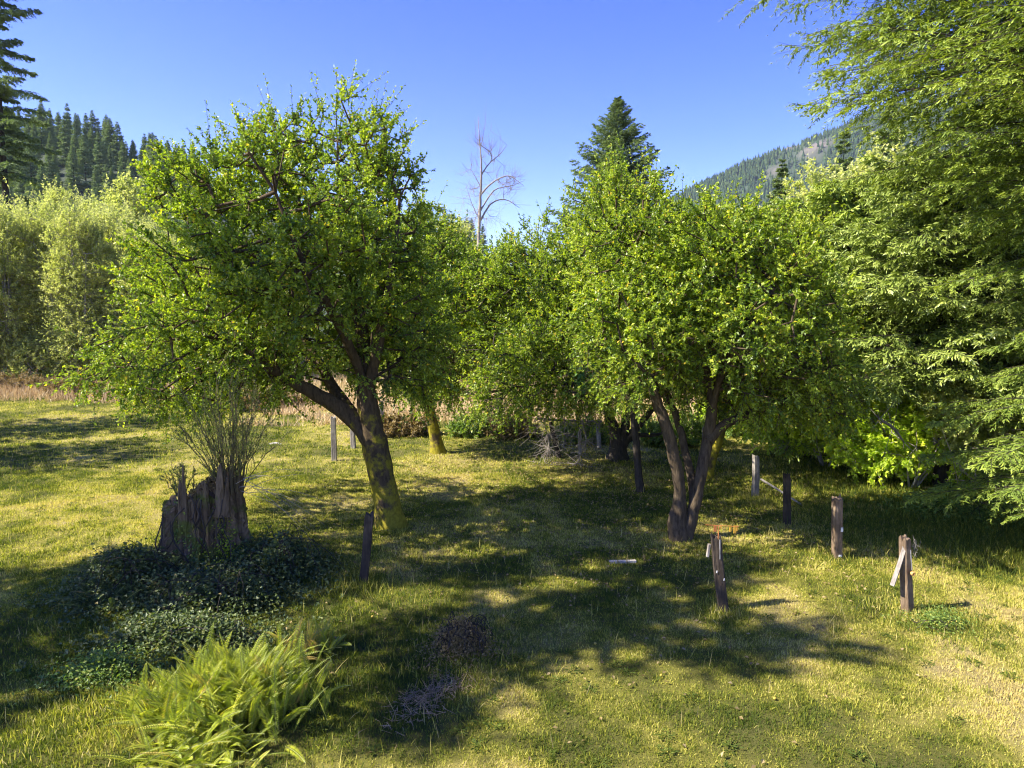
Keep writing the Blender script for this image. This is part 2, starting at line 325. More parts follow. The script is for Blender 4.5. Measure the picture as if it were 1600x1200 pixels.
n = 26000; x = rg.normal(-31, 6, n); y = rg.normal(43.5, 1.3, n); V, T = blades(x, y, .7*rg.uniform(.4, 1.2, n), np.full(n, .035), rg, .9); gb.add(V, T, np.repeat(rg.uniform(0, .7, n), 5))
tag(gb.build('dry_meadow_grass', M['deadgrass']), 'tall straw dry meadow grass beyond the orchard', 'grass', kind='stuff')
# leaf litter under the trees
n = 9000; x = rg.normal(2.2, 4.2, n); y = rg.normal(20, 4.5, n); b = np.stack([x, y, gh(x, y)+.03+.02*rg.uniform(0, 1, n)], 1)
d = rg.normal(0, 1, (n, 3))*[1, 1, .25]; V, T = kites(b, d, rg.normal(0, .4, (n, 3))+[0, 0, 1], .07, .045)
tag(MB().add(V, T, np.repeat(rg.uniform(0, 1, n), 4)).build('fallen_leaves', M['brown']), 'brown and yellow fallen leaves scattered under the fruit trees', 'leaves', kind='stuff')

# ------------------------------------------------------------------ hills
def smooth(t): t = np.clip(t, 0, 1); return t*t*(3-2*t)
def hillz(u, y):
    px = u*F+800; ry = np.interp(px, [-900, 0, 150, 250, 400, 690, 800, 1100, 1700], [232, 248, 254, 290, 340, 398, 425, 470, 495])
    top = 5+(500-ry)/F*330; s = smooth((y-110)/215); return top*s+4*(fbm(u*9, y/30, 4)-.5)*s-.6
us = np.linspace(-1.5, .75, 90); ys = np.linspace(95, 420, 50); U, Yg = np.meshgrid(us, ys)
V = np.stack([U*Yg, Yg, hillz(U, Yg)-smooth((Yg-335)/85)*60], -1).reshape(-1, 3); _, T = grid(us, ys, lambda a, b: a*0)
M['forestfloor'] = flat('forest_floor', (.03, .045, .02), 1, 0, .4)
tag(MB().add(V, T).build('hillside', M['forestfloor'], smooth=True), kind='structure')
MY = 1900.
def mtz(u, y):
    px = u*F+800; ry = np.interp(px, [850, 1000, 1040, 1100, 1200, 1260, 1330, 1420, 1600, 2000], [400, 352, 325, 295, 255, 234, 206, 178, 150, 160])
    top = (500-ry)/F*MY; s = smooth((y-900)/(MY-900))
    return top*s+s*14*(fbm(u*30, y/90, 8)-.5)+s*(1-s)*4*26*(fbm(u*10, y/260, 18)-.5)-2
us = np.linspace(.0, 1.3, 160); ys = np.linspace(850, 2100, 70); U, Yg = np.meshgrid(us, ys)
def rocky(px, y): return gs(px, y, 1222, 1830, 17, 80)*.9+gs(px, y, 1262, 1660, 30, 70)*.8+gs(px, y, 1200, 1600, 20, 60)*.6
Z = mtz(U, Yg)-smooth((Yg-MY)/200)*200; Z = Z+rocky(U*F+800, Yg)*22*fbm(U*160, Yg/25, 44)
V = np.stack([U*Yg, Yg, Z], -1).reshape(-1, 3); _, T = grid(us, ys, lambda a, b: a*0)
m = NT('mountain_side'); c = m.mix(m.attr('v'), (.03, .05, .022), m.ramp(m.noise(.02, 8, .8), [(.35, (.09, .07, .06)), (.6, (.20, .155, .13))])); m.l(c, m.bs.inputs['Base Color']); m.bs.inputs['Roughness'].default_value = 1
rk = np.clip(rocky(V[:, 0]/V[:, 1]*F+800, V[:, 1])*1.2-.3+.5*(fbm(V[:, 0]/30, V[:, 1]/30, 2)-.5), 0, 1)
tag(MB().add(V, T, rk).build('mountain', m.m, smooth=False), kind='structure')
# its far forest: thousands of firs read as one mass
n = 15000; rg = np.random.default_rng(11); u = rg.uniform(.12, .9, n); y = 1000+rg.uniform(0, 1, n)**.8*930
rr = rocky(u*F+800, y)*1.6+.6*(fbm(u*40, y/60, 61)-.5); k = rg.uniform(0, 1, n) > np.clip(rr, 0, .85); u, y = u[k], y[k]; n = len(u)
base = np.stack([u*y, y, mtz(u, y)-1], 1); H = rg.uniform(11, 26, n)*(.6+.7*fbm(u*20, y/100, 3)); fb = MB()
for lev, (z0, z1, r) in enumerate(((0, .6, .2), (.3, .82, .145), (.6, 1, .085))):
    kk = 6; th = np.arange(kk)*2*math.pi/kk+rg.uniform(0, 6, n)[:, None]; rr = (H*r)[:, None]*rg.uniform(.65, 1.25, (n, kk))
    ring = base[:, None]+np.stack([np.cos(th)*rr, np.sin(th)*rr, np.broadcast_to((H*z0)[:, None], rr.shape)+H[:, None]*rg.uniform(-.05, .05, (n, kk))], -1)
    tp = base[:, None]+np.stack([0*H, 0*H, H*z1], -1)[:, None]; V = np.concatenate([ring, tp], 1).reshape(-1, 3)
    j = np.arange(kk); T = (np.arange(n)[:, None, None]*(kk+1)+np.stack([j, (j+1) % kk, np.full(kk, kk)], 1)[None]).reshape(-1, 3)
    fb.add(V, T, np.repeat(rg.uniform(0, 1, n), kk+1))
tag(fb.build('mountain_forest', M['mtnfir']), 'dense conifer forest covering the far mountain slope', 'forest', kind='stuff')

# ------------------------------------------------------------------ tree builders
def grow(nodes, par, att, step=.45, alpha=.35, sway=.12, rg=None, grav=0.):
    nodes = [np.asarray(q, float) for q in nodes]; par = list(par); plen = []; nd = []
    for i, p in enumerate(par):
        plen.append(0 if p < 0 else plen[p]+np.linalg.norm(nodes[i]-nodes[p])*.3)
        nd.append(nrm(nodes[i]-nodes[p]) if p >= 0 else np.array([0, 0, 1.]))
    n0 = len(nodes); A = np.array(nodes); d0 = np.array([np.min(np.linalg.norm(A-q, axis=1)) for q in att]); tips = []
    cap = n0+len(att)*12; AN = np.zeros((cap, 3)); AN[:n0] = A; PL = np.zeros(cap); PL[:n0] = plen; cnt = n0
    for q in att[np.argsort(d0)]:
        dist = np.linalg.norm(AN[:cnt]-q, axis=1); i = int(np.argmin(dist+alpha*PL[:cnt])); L = dist[i]
        k = min(10, max(1, int(L/step))); p0 = AN[i]; c = p0+nd[i]*L*.45+np.array([0, 0, grav*L])
        pi = i
        for j in range(1, k+1):
            t = j/k; pt = (1-t)**2*p0+2*t*(1-t)*c+t*t*q
            if j < k: pt = pt+rg.normal(0, sway*min(1, L)*.5, 3)
            nodes.append(pt); par.append(pi); nd.append(nrm(pt-AN[pi])); AN[cnt] = pt; PL[cnt] = PL[pi]+np.linalg.norm(pt-AN[pi]); pi = cnt; cnt += 1
        tips.append(pi)
    N = AN[:cnt].copy(); par = np.array(par); w_ = np.zeros(cnt); w_[tips] = 1
    for i in range(cnt-1, n0-1, -1): w_[par[i]] += max(w_[i], .5)
    return N, par, w_, n0, np.array(tips), np.array(nd)
def lobes(L, n, rg, shell=.45):
    vol = np.array([l[1]*l[2]*l[3] for l in L])**.8; k = rg.choice(len(L), n, p=vol/vol.sum()); out = []
    for i in k:
        c, rx, ry, rz = L[i]; d = nrm(rg.normal(0, 1, 3)); r = rg.uniform(0, 1)**shell
        out.append(np.asarray(c)+d*r*np.array([rx, ry, rz]))
    return np.array(out)
def PL(Y, *rows):              # photo-measured lobes: px, py, half width px, half height px, depth offset, half depth
    o = []
    for (px, py, rx, ry, dy, rd) in rows:
        c = P(px, py, Y+dy); s = (Y+dy)/F; o.append((c, rx*s, rd, ry*s))
    return o
def foliage(N, par, tips, nd, rg, ns, nl, slen, ll, lw, spread=.9, up=.3, center=None, droopf=0., upb=.8):
    """shoots at each tip, leaves along each shoot"""
    b = np.repeat(N[tips], ns, 0); d = np.repeat(nd[tips], ns, 0)*.6+rg.normal(0, spread*.6, (len(tips)*ns, 3)); d[:, 2] += up
    if center is not None: d += nrm(b-center)*.35
    zr = np.argsort(np.argsort(b[:, 2]))/len(b); low = np.clip(1-zr/.35, 0, 1); hi = np.clip((zr-.8)/.2, 0, 1); rnd = rg.uniform(0, 1, len(b))
    d[:, 2] += -1.5*low*(rnd < .7)+1.1*hi*(rnd < .5)
    d = nrm(d); L = slen*rg.uniform(.45, 1.25, len(b))*(1+1.2*low*rnd+.9*hi*(rnd < .25)); e = b+d*L[:, None]+np.stack([0*L, 0*L, -droopf*L], 1)
    V, T = tubes(b, e, .006, .003, 3)
    t = rg.uniform(.1, 1.02, (len(b), nl)); lb = b[:, None]+(e-b)[:, None]*t[..., None]
    ld = nrm(d)[:, None]*.55+rg.normal(0, .65, lb.shape); ld[..., 2] -= .08
    ln = rg.normal(0, .55, lb.shape); ln[..., 2] += upb
    cl = np.repeat(rg.uniform(0, 1, len(tips)), ns)[:, None]; v = np.clip(.45*cl+.55*rg.uniform(0, 1, t.shape)+.10*(t-.5), 0, 1)
    v = np.where(rg.uniform(0, 1, t.shape) < .02, 1., v*.93)
    lb = lb.reshape(-1, 3); sz = rg.uniform(.6, 1.25, len(lb))
    KV, KT = kites(lb, ld.reshape(-1, 3), ln.reshape(-1, 3), ll*sz, lw*sz)
    return (V, T), (KV, KT, np.repeat(v.ravel(), 4))
def tree(name, label, cat, base, limbs, att, leaf, bark, seed, ns=5, nl=24, slen=.5, ll=.085, lw=.05, group=None, flare=.5, rt=.012, dangle=0, k=14, rough=.13,
         up=.3, upb=.8, crown='crown', center=None, sway=.12, grav=0., exp=.42, hang=(.5, 1.3), zmin=1.6, leafless=False):
    rg = np.random.default_rng(seed); root = empty(name, base, label, cat, group); base = np.asarray(base, float); tb = MB(); nodes = []; par = []
    for i, (pts, rad) in enumerate(limbs):
        Q = catmull(np.column_stack([np.asarray(pts, float), rad])); V, T = sweep(Q, k, rough, seed*10+i, flare if i == 0 else 0, .008); tb.add(V, T)
        Q = Q[::3]; last = -1
        for q in Q:
            if q[2]-base[2] < zmin and len(Q) > 3: continue
            nodes.append(q[:3]); par.append(last); last = len(nodes)-1
    N, pr, w_, n0, tips, nd = grow(nodes, par, att, rg=rg, sway=sway, grav=grav)
    i = np.arange(n0, len(N)); r = np.minimum(rt*np.maximum(w_, .5)**exp, .036); rp = np.minimum(r[pr[i]], r[i]*1.5); rp = np.where(pr[i] < n0, r[i]*1.25, rp)
    big = r[i] > .03
    for sel, kk in ((big, 7), (~big, 4)):
        if sel.any(): V, T = tubes(N[pr[i]][sel], N[i][sel], rp[sel], r[i][sel], kk); tb.add(V, T)
    if center is None: center = N[tips].mean(0)
    (V, T), (KV, KT, v) = foliage(N, pr, tips, nd, rg, ns, nl, slen, ll, lw, up=up, center=center, upb=upb)
    tb.add(V, T)
    if dangle:
        low = np.where((N[:, 2] < np.percentile(N[:, 2], 42)) & (np.arange(len(N)) >= n0))[0]; s = rg.choice(low, dangle)
        p = N[s]; d = rg.normal(0, .5, (dangle, 3)); d[:, 2] = -rg.uniform(.3, 1, dangle); L = rg.uniform(hang[0], hang[1], dangle)
        for q in range(4):
            e = p+nrm(d)*L[:, None]/4; V, T = tubes(p, e, .009-.002*q, .007-.0018*q, 3); tb.add(V, T)
            if q in (1, 2):
                sd_ = nrm(d+rg.normal(0, .8, d.shape)); V, T = tubes(p, p+sd_*L[:, None]*.35, .005, .002, 3); tb.add(V, T)
            p = e; d = d+rg.normal(0, .35, d.shape); d[:, 2] -= .1
    tb.build('trunk', M[bark], root, base, smooth=True)
    if not leafless: MB().add(KV, KT, v).build(crown, M[leaf], root, base)
    return root
def conifer(name, label, cat, base, H, Rm, seed, nb=90, nt=10, nk=8, kl=.16, kw=.05, z0=.08, pexp=.85, mat='spruce', bark='bark_dark', rise=.15, droop=.5, tr=.28,
            group=None, gap=.0, az=None, kdroop=.25, tw=.38, tipc=1., wob=.0, zt=1.0, prof=None, rnd=.22, focus=None, tq=.75, fing=False):
    rg = np.random.default_rng(seed); root = empty(name, base, label, cat, group); tb = MB()
    zz = np.linspace(0, H, 14); Q = np.column_stack([wob*np.sin(zz*.5), wob*np.cos(zz*.4)-wob, zz-.2, tr*(1-zz/H)**.9+.015]); V, T = sweep(catmull(Q, .5), 9, .08, seed, .3); tb.add(V, T)
    u = np.sort(rg.uniform(0, 1, nb)**1.05)*zt
    if focus: k_ = rg.uniform(0, 1, nb) < focus[2]; u = np.sort(np.where(k_, rg.uniform(focus[0], focus[1], nb), u))
    h = H*(z0+(1-z0)*u); ln = Rm*np.maximum((1-u)**pexp, .03)*rg.uniform(.7, 1.18, nb)*np.where(rg.uniform(0, 1, nb) < gap, .45, 1)
    if prof: ln = ln*np.interp(h, prof[0], prof[1])
    th = np.arange(nb)*2.399+rg.uniform(-.5, .5, nb)
    if az is not None: th = az[0]+(((th/6.283) % 1)*2-1)*az[1]
    rs = rise+.5*u+rg.normal(0, .07, nb); dp = droop*(1-.6*u)
    o = np.stack([np.cos(th), np.sin(th), 0*th], 1); side = np.stack([-np.sin(th), np.cos(th), 0*th], 1)
    def pt(s):   # s (nb,k)
        r = ln[:, None]*s; z = h[:, None]+ln[:, None]*(rs[:, None]*s-dp[:, None]*s*s+.28*dp[:, None]*s**4)
        return o[:, None]*r[..., None]+np.array([0, 0, 1.])*z[..., None]+side[:, None]*(ln[:, None]*.06*np.sin(s*3+th[:, None]*7))[..., None]
    ss = np.linspace(0, 1, 7)[None].repeat(nb, 0); BP = pt(ss)
    for j in range(6):
        rr = (tr*.07*(ln/Rm)+.004)
        V, T = tubes(BP[:, j], BP[:, j+1], rr*(1-j/6.5), rr*(1-(j+1)/6.5), 4); tb.add(V, T)
    s = np.linspace(.12, 1, nt)[None]+rg.uniform(-.03, .03, (nb, nt)); B = pt(s); Tn = nrm(pt(s+.02)-B)
    tws = []; 
    for sg in (-1, 1):
        tl = ln[:, None]*tw*(1.04-s)**tq*rg.uniform(.6, 1.2, s.shape)+.10*kl/.16
        ang = rg.uniform(.75, 1.15, s.shape)[..., None]
        D = Tn*np.cos(ang)+side[:, None]*sg*np.sin(ang); D[..., 2] -= rg.uniform(-.15, .55, s.shape)*kdroop*2
        tws.append((B, nrm(D), tl, s))
    B = np.concatenate([t[0] for t in tws], 1); D = np.concatenate([t[1] for t in tws], 1); TL = np.concatenate([t[2] for t in tws], 1); S = np.concatenate([t[3] for t in tws], 1)
    B2 = B.reshape(-1, 3); D2 = D.reshape(-1, 3); TL2 = TL.ravel(); S2 = S.ravel(); clump = np.repeat(rg.uniform(0, 1, nb), nt*2)
    if nk >= 6: V, T = tubes(B2, B2+D2*TL2[:, None]*.9, .006, .003, 3); tb.add(V, T)
    w_ = (np.linspace(.08, 1, nk)[None]+rg.uniform(-.06, .06, (len(B2), nk))); kb = B2[:, None]+D2[:, None]*(TL2[:, None]*w_)[..., None]
    kb[..., 2] -= (TL2[:, None]*w_**2*.18)
    mats = MB()
    for sg in (-1, 1, 0):
        if sg == 0 and (nk < 6 or fing == 2): continue
        sdv = nrm(np.cross(D2, np.array([0, 0, 1.]))); kd = D2[:, None]*(.75 if sg else 1.)+sdv[:, None]*sg*.75+rg.normal(0, rnd, kb.shape); kd[..., 2] -= kdroop*rg.uniform(-.3, 1.5, kb.shape[:2])
        kn = rg.normal(0, .45, kb.shape); kn[..., 2] += 1
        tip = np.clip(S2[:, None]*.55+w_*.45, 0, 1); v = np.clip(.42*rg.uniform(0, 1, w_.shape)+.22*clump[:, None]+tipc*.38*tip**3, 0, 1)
        sz = (kl*rg.uniform(.65, 1.3, w_.shape)*(1.15-.45*w_)*np.clip(np.repeat(ln, nt*2)/Rm*1.5+.3, .3, 1)[:, None]).ravel()
        if fing:
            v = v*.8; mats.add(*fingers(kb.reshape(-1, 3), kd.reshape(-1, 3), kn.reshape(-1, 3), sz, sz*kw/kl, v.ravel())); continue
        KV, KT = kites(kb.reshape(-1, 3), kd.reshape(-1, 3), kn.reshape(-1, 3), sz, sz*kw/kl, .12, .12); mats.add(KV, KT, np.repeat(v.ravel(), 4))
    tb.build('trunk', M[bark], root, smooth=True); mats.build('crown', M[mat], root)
    return root
def limb(Y, rows, dy=None):
    """rows px,py,radius ; Y distance, dy list of depth offsets"""
    dy = dy if dy is not None else [0]*len(rows)
    return [P(r[0], r[1], Y+d) for r, d in zip(rows, dy)], [r[2] for r in rows]

# ------------------------------------------------------------------ the orchard
rg = np.random.default_rng(1)
b = G(608, 824); Y = b[1]
LA = [limb(Y, [(612, 830, .36), (606, 790, .31), (598, 745, .29), (588, 700, .30), (578, 655, .27), (572, 610, .22), (568, 550, .17), (558, 480, .13), (540, 400, .09), (530, 310, .05), (527, 220, .02)], [0, 0, 0, 0, 0, 0, .1, .2, .3, .3, .3]),
      limb(Y, [(588, 705, .20), (560, 665, .20), (528, 636, .18), (490, 614, .155), (450, 592, .13), (405, 562, .10), (360, 535, .055), (310, 510, .03)], [0, 0, -.1, -.3, -.5, -.8, -1, -1.2]),
      limb(Y, [(570, 665, .15), (545, 640, .15), (524, 612, .14), (505, 580, .12), (480, 535, .10), (440, 480, .07), (400, 420, .04)], [0, .2, .6, .9, 1.3, 1.7, 2]),
      limb(Y, [(574, 640, .14), (580, 590, .13), (592, 530, .12), (604, 460, .10), (618, 380, .06), (625, 300, .03)], [0, -.2, -.3, -.2, 0, .2]),
      limb(Y, [(570, 600, .12), (550, 550, .11), (520, 490, .09), (470, 400, .06), (430, 300, .03)], [0, -.4, -1, -1.5, -1.8])]
AA = lobes(PL(Y+.5, (400, 565, 85, 40, -2.2, 1.0), (290, 515, 75, 50, -2.6, 1.1), (430, 470, 90, 80, -3.0, 1.1), (350, 410, 65, 60, -2.8, 1.0), (520, 380, 80, 90, -3.2, 1.0), (522, 195, 38, 55, 0, .9), (435, 245, 52, 62, 0, 1.3), (590, 245, 48, 60, 0, 1.2), (500, 300, 120, 95, 0, 3), (600, 370, 65, 130, .2, 2.6),
        (300, 300, 66, 52, -.6, 1.6), (365, 310, 80, 70, 0, 2.2), (245, 265, 30, 26, -.6, .8), (380, 420, 120, 90, -.8, 3), (520, 450, 120, 110, -.2, 3.2),
        (300, 470, 80, 72, .8, 3.0), (238, 555, 66, 50, .8, 2.8), (200, 580, 42, 34, .5, 2.0), (320, 560, 110, 55, -1, 2.2), (430, 540, 90, 55, 0, 2.4), (640, 500, 65, 95, .3, 2), (600, 560, 70, 55, .4, 2), (650, 590, 40, 35, .3, 1.2), (320, 600, 90, 35, -1, 1.6), (460, 585, 60, 35, .6, 1.4)), 1620, rg, .38)
tree('fruit_tree', 'large spreading fruit tree with mossy leaning trunk beside the rotten stump', 'tree', b, LA, AA, 'fruit', 'bark_moss', 3, ns=5, nl=25, slen=.52, ll=.082, lw=.050, group='old fruit trees in the orchard', dangle=200)
# water shoots at its top
b = G(1064, 845); Y = b[1]
LD = [limb(Y, [(1062, 852, 0.221), (1058, 815, 0.205), (1062, 775, 0.131), (1056, 725, 0.131), (1040, 665, 0.123), (1020, 605, 0.107), (1005, 540, 0.082), (985, 450, 0.057), (972, 340, 0.025)], [0, 0, 0, -.1, -.2, -.2, 0, .2, .4]),
      limb(Y, [(1072, 842, 0.156), (1086, 785, 0.127), (1096, 735, 0.123), (1108, 675, 0.119), (1112, 615, 0.107), (1100, 560, 0.090), (1096, 480, 0.066), (1110, 400, 0.033)], [0, 0, 0, .1, 0, 0, 0, 0]),
      limb(Y, [(1084, 800, 0.107), (1082, 755, 0.098), (1072, 710, 0.090), (1058, 655, 0.082), (1040, 600, 0.066), (1040, 500, 0.041)], [.05, .2, .4, .6, .9, 1.2]),
      limb(Y, [(1106, 690, 0.115), (1130, 664, 0.107), (1165, 650, 0.098), (1205, 632, 0.082), (1250, 610, 0.057), (1290, 590, 0.033)], [0, .2, .4, .5, .4, .2]),
      limb(Y, [(1110, 640, 0.082), (1130, 580, 0.074), (1170, 510, 0.057), (1210, 450, 0.033)], [0, -.3, -.8, -1.2])]
AD = lobes(PL(Y, (985, 320, 46, 50, .6, 1.3), (1060, 395, 95, 62, 0, 2.4), (1165, 400, 95, 58, 0, 2.2), (960, 420, 70, 80, .2, 2), (1010, 500, 110, 75, -.3, 2.4),
        (1120, 490, 120, 95, -.4, 2.8), (1220, 480, 75, 80, -.2, 2), (1250, 560, 60, 60, 0, 1.6), (1180, 575, 95, 50, .2, 2), (990, 580, 75, 45, .2, 1.6), (1290, 600, 42, 55, .2, 1), (1060, 590, 60, 30, .5, 1.2), (1170, 625, 60, 22, .4, 1)), 1250, rg, .38)
tree('fruit_tree', 'fruit tree with several grey stems forking from one low base by the rusty post', 'tree', b, LD, AD, 'fruit', 'bark', 4, ns=5, nl=25, slen=.50, ll=.082, lw=.050, group='old fruit trees in the orchard', dangle=220, flare=.05)
b = G(965, 718); Y = b[1]
LC = [limb(Y, [(965, 722, .36), (965, 700, .30), (962, 680, .24), (952, 650, .17), (940, 610, .12), (910, 540, .09), (880, 460, .05)], [0]*7),
      limb(Y, [(966, 700, .2), (976, 672, .16), (980, 640, .13), (985, 590, .10), (975, 500, .07), (960, 420, .04)], [0, 0, .2, .4, .5, .6]),
      limb(Y, [(970, 700, .2), (985, 680, .15), (1003, 660, .12), (1022, 634, .10), (1040, 600, .07)], [0, 0, -.2, -.4, -.6]),
      limb(Y, [(978, 690, .10), (1000, 680, .09), (1025, 680, .06), (1045, 672, .03)], [0, .2, .4, .6])]
AC = lobes(PL(Y-1, (860, 420, 100, 70, 0, 3), (780, 440, 60, 55, 0, 2), (940, 350, 60, 75, .5, 2), (920, 480, 80, 80, 0, 3), (860, 540, 80, 75, -1.2, 2.5), (800, 560, 60, 55, -1.5, 2), (870, 615, 80, 34, -1.8, 1.8), (790, 610, 60, 34, -1.6, 1.5), (940, 590, 60, 50, -1, 2), (960, 570, 60, 50, 0, 2), (730, 500, 40, 60, 0, 2), (1040, 560, 50, 50, 0, 2)), 1250, rg, .4)
tree('fruit_tree', 'fruit tree with short thick trunk forking low behind the slim dark trunk', 'tree', b, LC, AC, 'fruit', 'bark_dark', 5, ns=5, nl=15, slen=.6, ll=.10, lw=.06, group='old fruit trees in the orchard', dangle=260, hang=(.8, 2.0))
b = G(683, 707); Y = b[1]
LB = [limb(Y, [(684, 710, .27), (680, 685, .22), (673, 650, .20), (667, 615, .17), (660, 570, .13), (655, 500, .08), (650, 420, .04)], [0]*7),
      limb(Y, [(668, 615, .12), (690, 580, .10), (720, 530, .07), (735, 480, .04)], [0, -.2, -.4, -.5])]
AB = lobes(PL(Y, (690, 450, 80, 75, 0, 3), (660, 380, 50, 45, 0, 2), (640, 520, 60, 60, 0, 2.5), (720, 550, 60, 55, 0, 2.5), (670, 590, 60, 30, 0, 2), (760, 480, 45, 60, 0, 2)), 620, rg, .4)
tree('fruit_tree', 'fruit tree with one straight mossy trunk in the sunny gap beside the dry meadow', 'tree', b, LB, AB, 'fruit', 'bark_moss', 6, ns=5, nl=18, slen=.65, ll=.11, lw=.065, group='old fruit trees in the orchard', dangle=130, hang=(.6, 1.6))
b = G(1104, 745); Y = b[1]
LE = [limb(Y, [(1102, 750, .22), (1112, 715, .18), (1122, 685, .17), (1130, 650, .15), (1140, 600, .11), (1150, 520, .07), (1160, 430, .03)], [0]*7),
      limb(Y, [(1126, 670, .12), (1160, 650, .10), (1200, 640, .08), (1240, 610, .05)], [0, .3, .6, .8])]
AE = lobes(PL(Y, (1180, 430, 80, 70, 0, 2.6), (1120, 380, 55, 45, 0, 2), (1240, 520, 70, 80, 0, 2.4), (1150, 560, 80, 45, 0, 2.4), (1270, 610, 60, 40, 0, 1.8)), 560, rg, .4)
tree('fruit_tree', 'mossy fruit tree standing directly behind the many stemmed grey one', 'tree', b, LE, AE, 'fruit', 'bark_moss', 7, ns=5, nl=18, slen=.55, ll=.10, lw=.06, group='old fruit trees in the orchard', dangle=90)
b = G(1000, 768); Y = b[1]
LS = [limb(Y, [(1001, 772, .13), (997, 735, .11), (995, 700, .105), (991, 660, .10), (992, 620, .09), (1000, 580, .07), (1005, 500, .04)], [0]*7),
      limb(Y, [(992, 650, .06), (982, 625, .055), (970, 600, .04), (955, 560, .02)], [0, 0, .1, .2])]
AS = lobes(PL(Y, (990, 500, 60, 70, 0, 2), (950, 560, 50, 40, 0, 1.5), (1030, 470, 50, 60, 0, 1.6)), 170, rg, .5)
tree('fruit_tree', 'slim young fruit tree with a single thin dark trunk', 'tree', b, LS, AS, 'fruit_dark', 'bark_dark', 8, ns=4, nl=20, slen=.5, flare=.1, k=10, group='old fruit trees in the orchard', rough=.06)
# dead hanging branches below the third tree
for q, (px, py, n) in enumerate(((850, 725, 0), (905, 728, 1), (880, 700, 2))):
    b = G(px, py); rgd = np.random.default_rng(50+q); Yd = b[1]; root = empty('dead_branch', b, ['pale dead branch hanging to the ground by the leaning back post', 'pale dead branch hanging under the leaf curtain, straight and forked', 'thin tangle of dead twigs behind the hanging branches'][q], 'branch', 'dead branches hanging under the orchard')
    tp = b+np.array([rgd.uniform(-.3, .3), .3, 2.4]); pts = np.column_stack([np.linspace(0, 1, 6)[:, None]*(tp-b)+b+rgd.normal(0, .08, (6, 3)), np.linspace(.014, .03, 6)])
    mb = MB(); V, T = sweep(catmull(pts), 6, .1, q); mb.add(V, T)
    p = pts[rgd.integers(0, 6, 140), :3]; d = rgd.normal(0, 1, (140, 3))*[1.3, 1, 1]; d[:, 2] -= .5; L = rgd.uniform(.4, 1.4, 140)
    for s in range(3):
        e = p+nrm(d)*L[:, None]/3; e[:, 2] = np.maximum(e[:, 2], b[2]+.01); V, T = tubes(p, e, .010-.0025*s, .0075-.0025*s, 3); mb.add(V, T); p = e; d = d+rgd.normal(0, .6, d.shape)
    mb.build('stem', M['bark_dead'], root, b, smooth=True)
# ------------------------------------------------------------------ firs at the right
GF = 'firs at the clearing edge'
conifer('fir_tree', 'big Douglas fir whose boughs overhang the upper corner of the clearing', 'tree', (12.0, 13.4, 0), 21, 6.5, 31, focus=(.30, .62, .5), fing=True, nb=460, nt=18, nk=16, kl=.115, kw=.022, z0=.07, pexp=.0, mat='fir', rise=.18, droop=.5, tr=.36,
        kdroop=.35, tw=.32, tq=.4, group=GF, gap=.3, az=(math.pi*1.05, 2.2), prof=([0, 4, 7.2, 9.3, 12, 16, 21], [.48, .46, .44, .92, 1, .72, .05]), rnd=.36)
conifer('fir_tree', 'fir with pale bluish new shoots behind the overhanging big fir', 'tree', (12.8, 20.0, 0), 9.5, 5.0, 32, fing=True, nb=220, nt=15, nk=10, kl=.19, kw=.038, z0=.34, pexp=.5, mat='fir_blue', rise=.25, droop=.45, tr=.22, kdroop=.5, tw=.32, tq=.55, group=GF, tipc=1.5, rnd=.36)
conifer('fir_tree', 'yellowish fir with drooping sprays between the fruit tree and the bluish fir', 'tree', (12.4, 25.5, 0), 9.8, 4.6, 33, fing=2, nb=180, nt=13, nk=9, kl=.25, kw=.06, z0=.2, pexp=.5, mat='fir', rise=.25, droop=.5, tr=.2, kdroop=.5, tw=.36, tq=.55, group=GF, tipc=1.4, rnd=.36)
conifer('fir_tree', 'low fir with sprays hanging to the grass at the clearing edge', 'tree', (14.6, 16.6, 0), 6.5, 3.2, 34, fing=True, nb=110, nt=13, nk=9, kl=.16, kw=.034, z0=.08, pexp=.6, mat='fir_blue', rise=.1, droop=.5, tr=.12, kdroop=.5, tw=.34, tq=.55, group=GF, tipc=1.2, rnd=.36)
# leafy maple shrubs with white dead wood
def shrub(name, label, cat, base, lobes_, n, seed, leaf='vine', bark='bark_pale', ns=4, nl=20, slen=.4, ll=.10, lw=.075, stems=7, group=None, h=1.0, crown='crown', rt=.008, **kw):
    rgs = np.random.default_rng(seed); base = np.asarray(base, float); L = []
    for i in range(stems):
        a_ = rgs.uniform(0, 6.28); t = base+np.array([math.cos(a_)*.7*h, math.sin(a_)*.7*h, rgs.uniform(.6, 1.4)*h]); m_ = base+(t-base)*.5+rgs.normal(0, .1*h, 3)
        b0 = base+np.array([math.cos(a_), math.sin(a_), 0])*.12
        L.append(([b0, m_, t], [.035*h, .028*h, .018*h]))
    return tree(name, label, cat, base, L, lobes(lobes_, n, rgs, .45), leaf, bark, seed, ns=ns, nl=nl, slen=slen, ll=ll, lw=lw, flare=0, k=7, zmin=.2, group=group, crown=crown, rt=rt, **kw)
b = G(1420, 765); Y = b[1]
shrub('maple_shrub', 'bright green leafy maple shrub in full sun with white dead wood in it', 'shrub', b, PL(Y+1.2, (1390, 690, 80, 45, -.9, 1.3), (1430, 640, 90, 60, .4, 1.6), (1330, 650, 65, 60, .3, 1.2), (1500, 705, 90, 50, -.6, 1.4), (1480, 620, 70, 50, .3, 1.4)), 900, 61, ll=.13, lw=.10, slen=.45, dangle=80, group='leafy shrubs along the clearing edge')
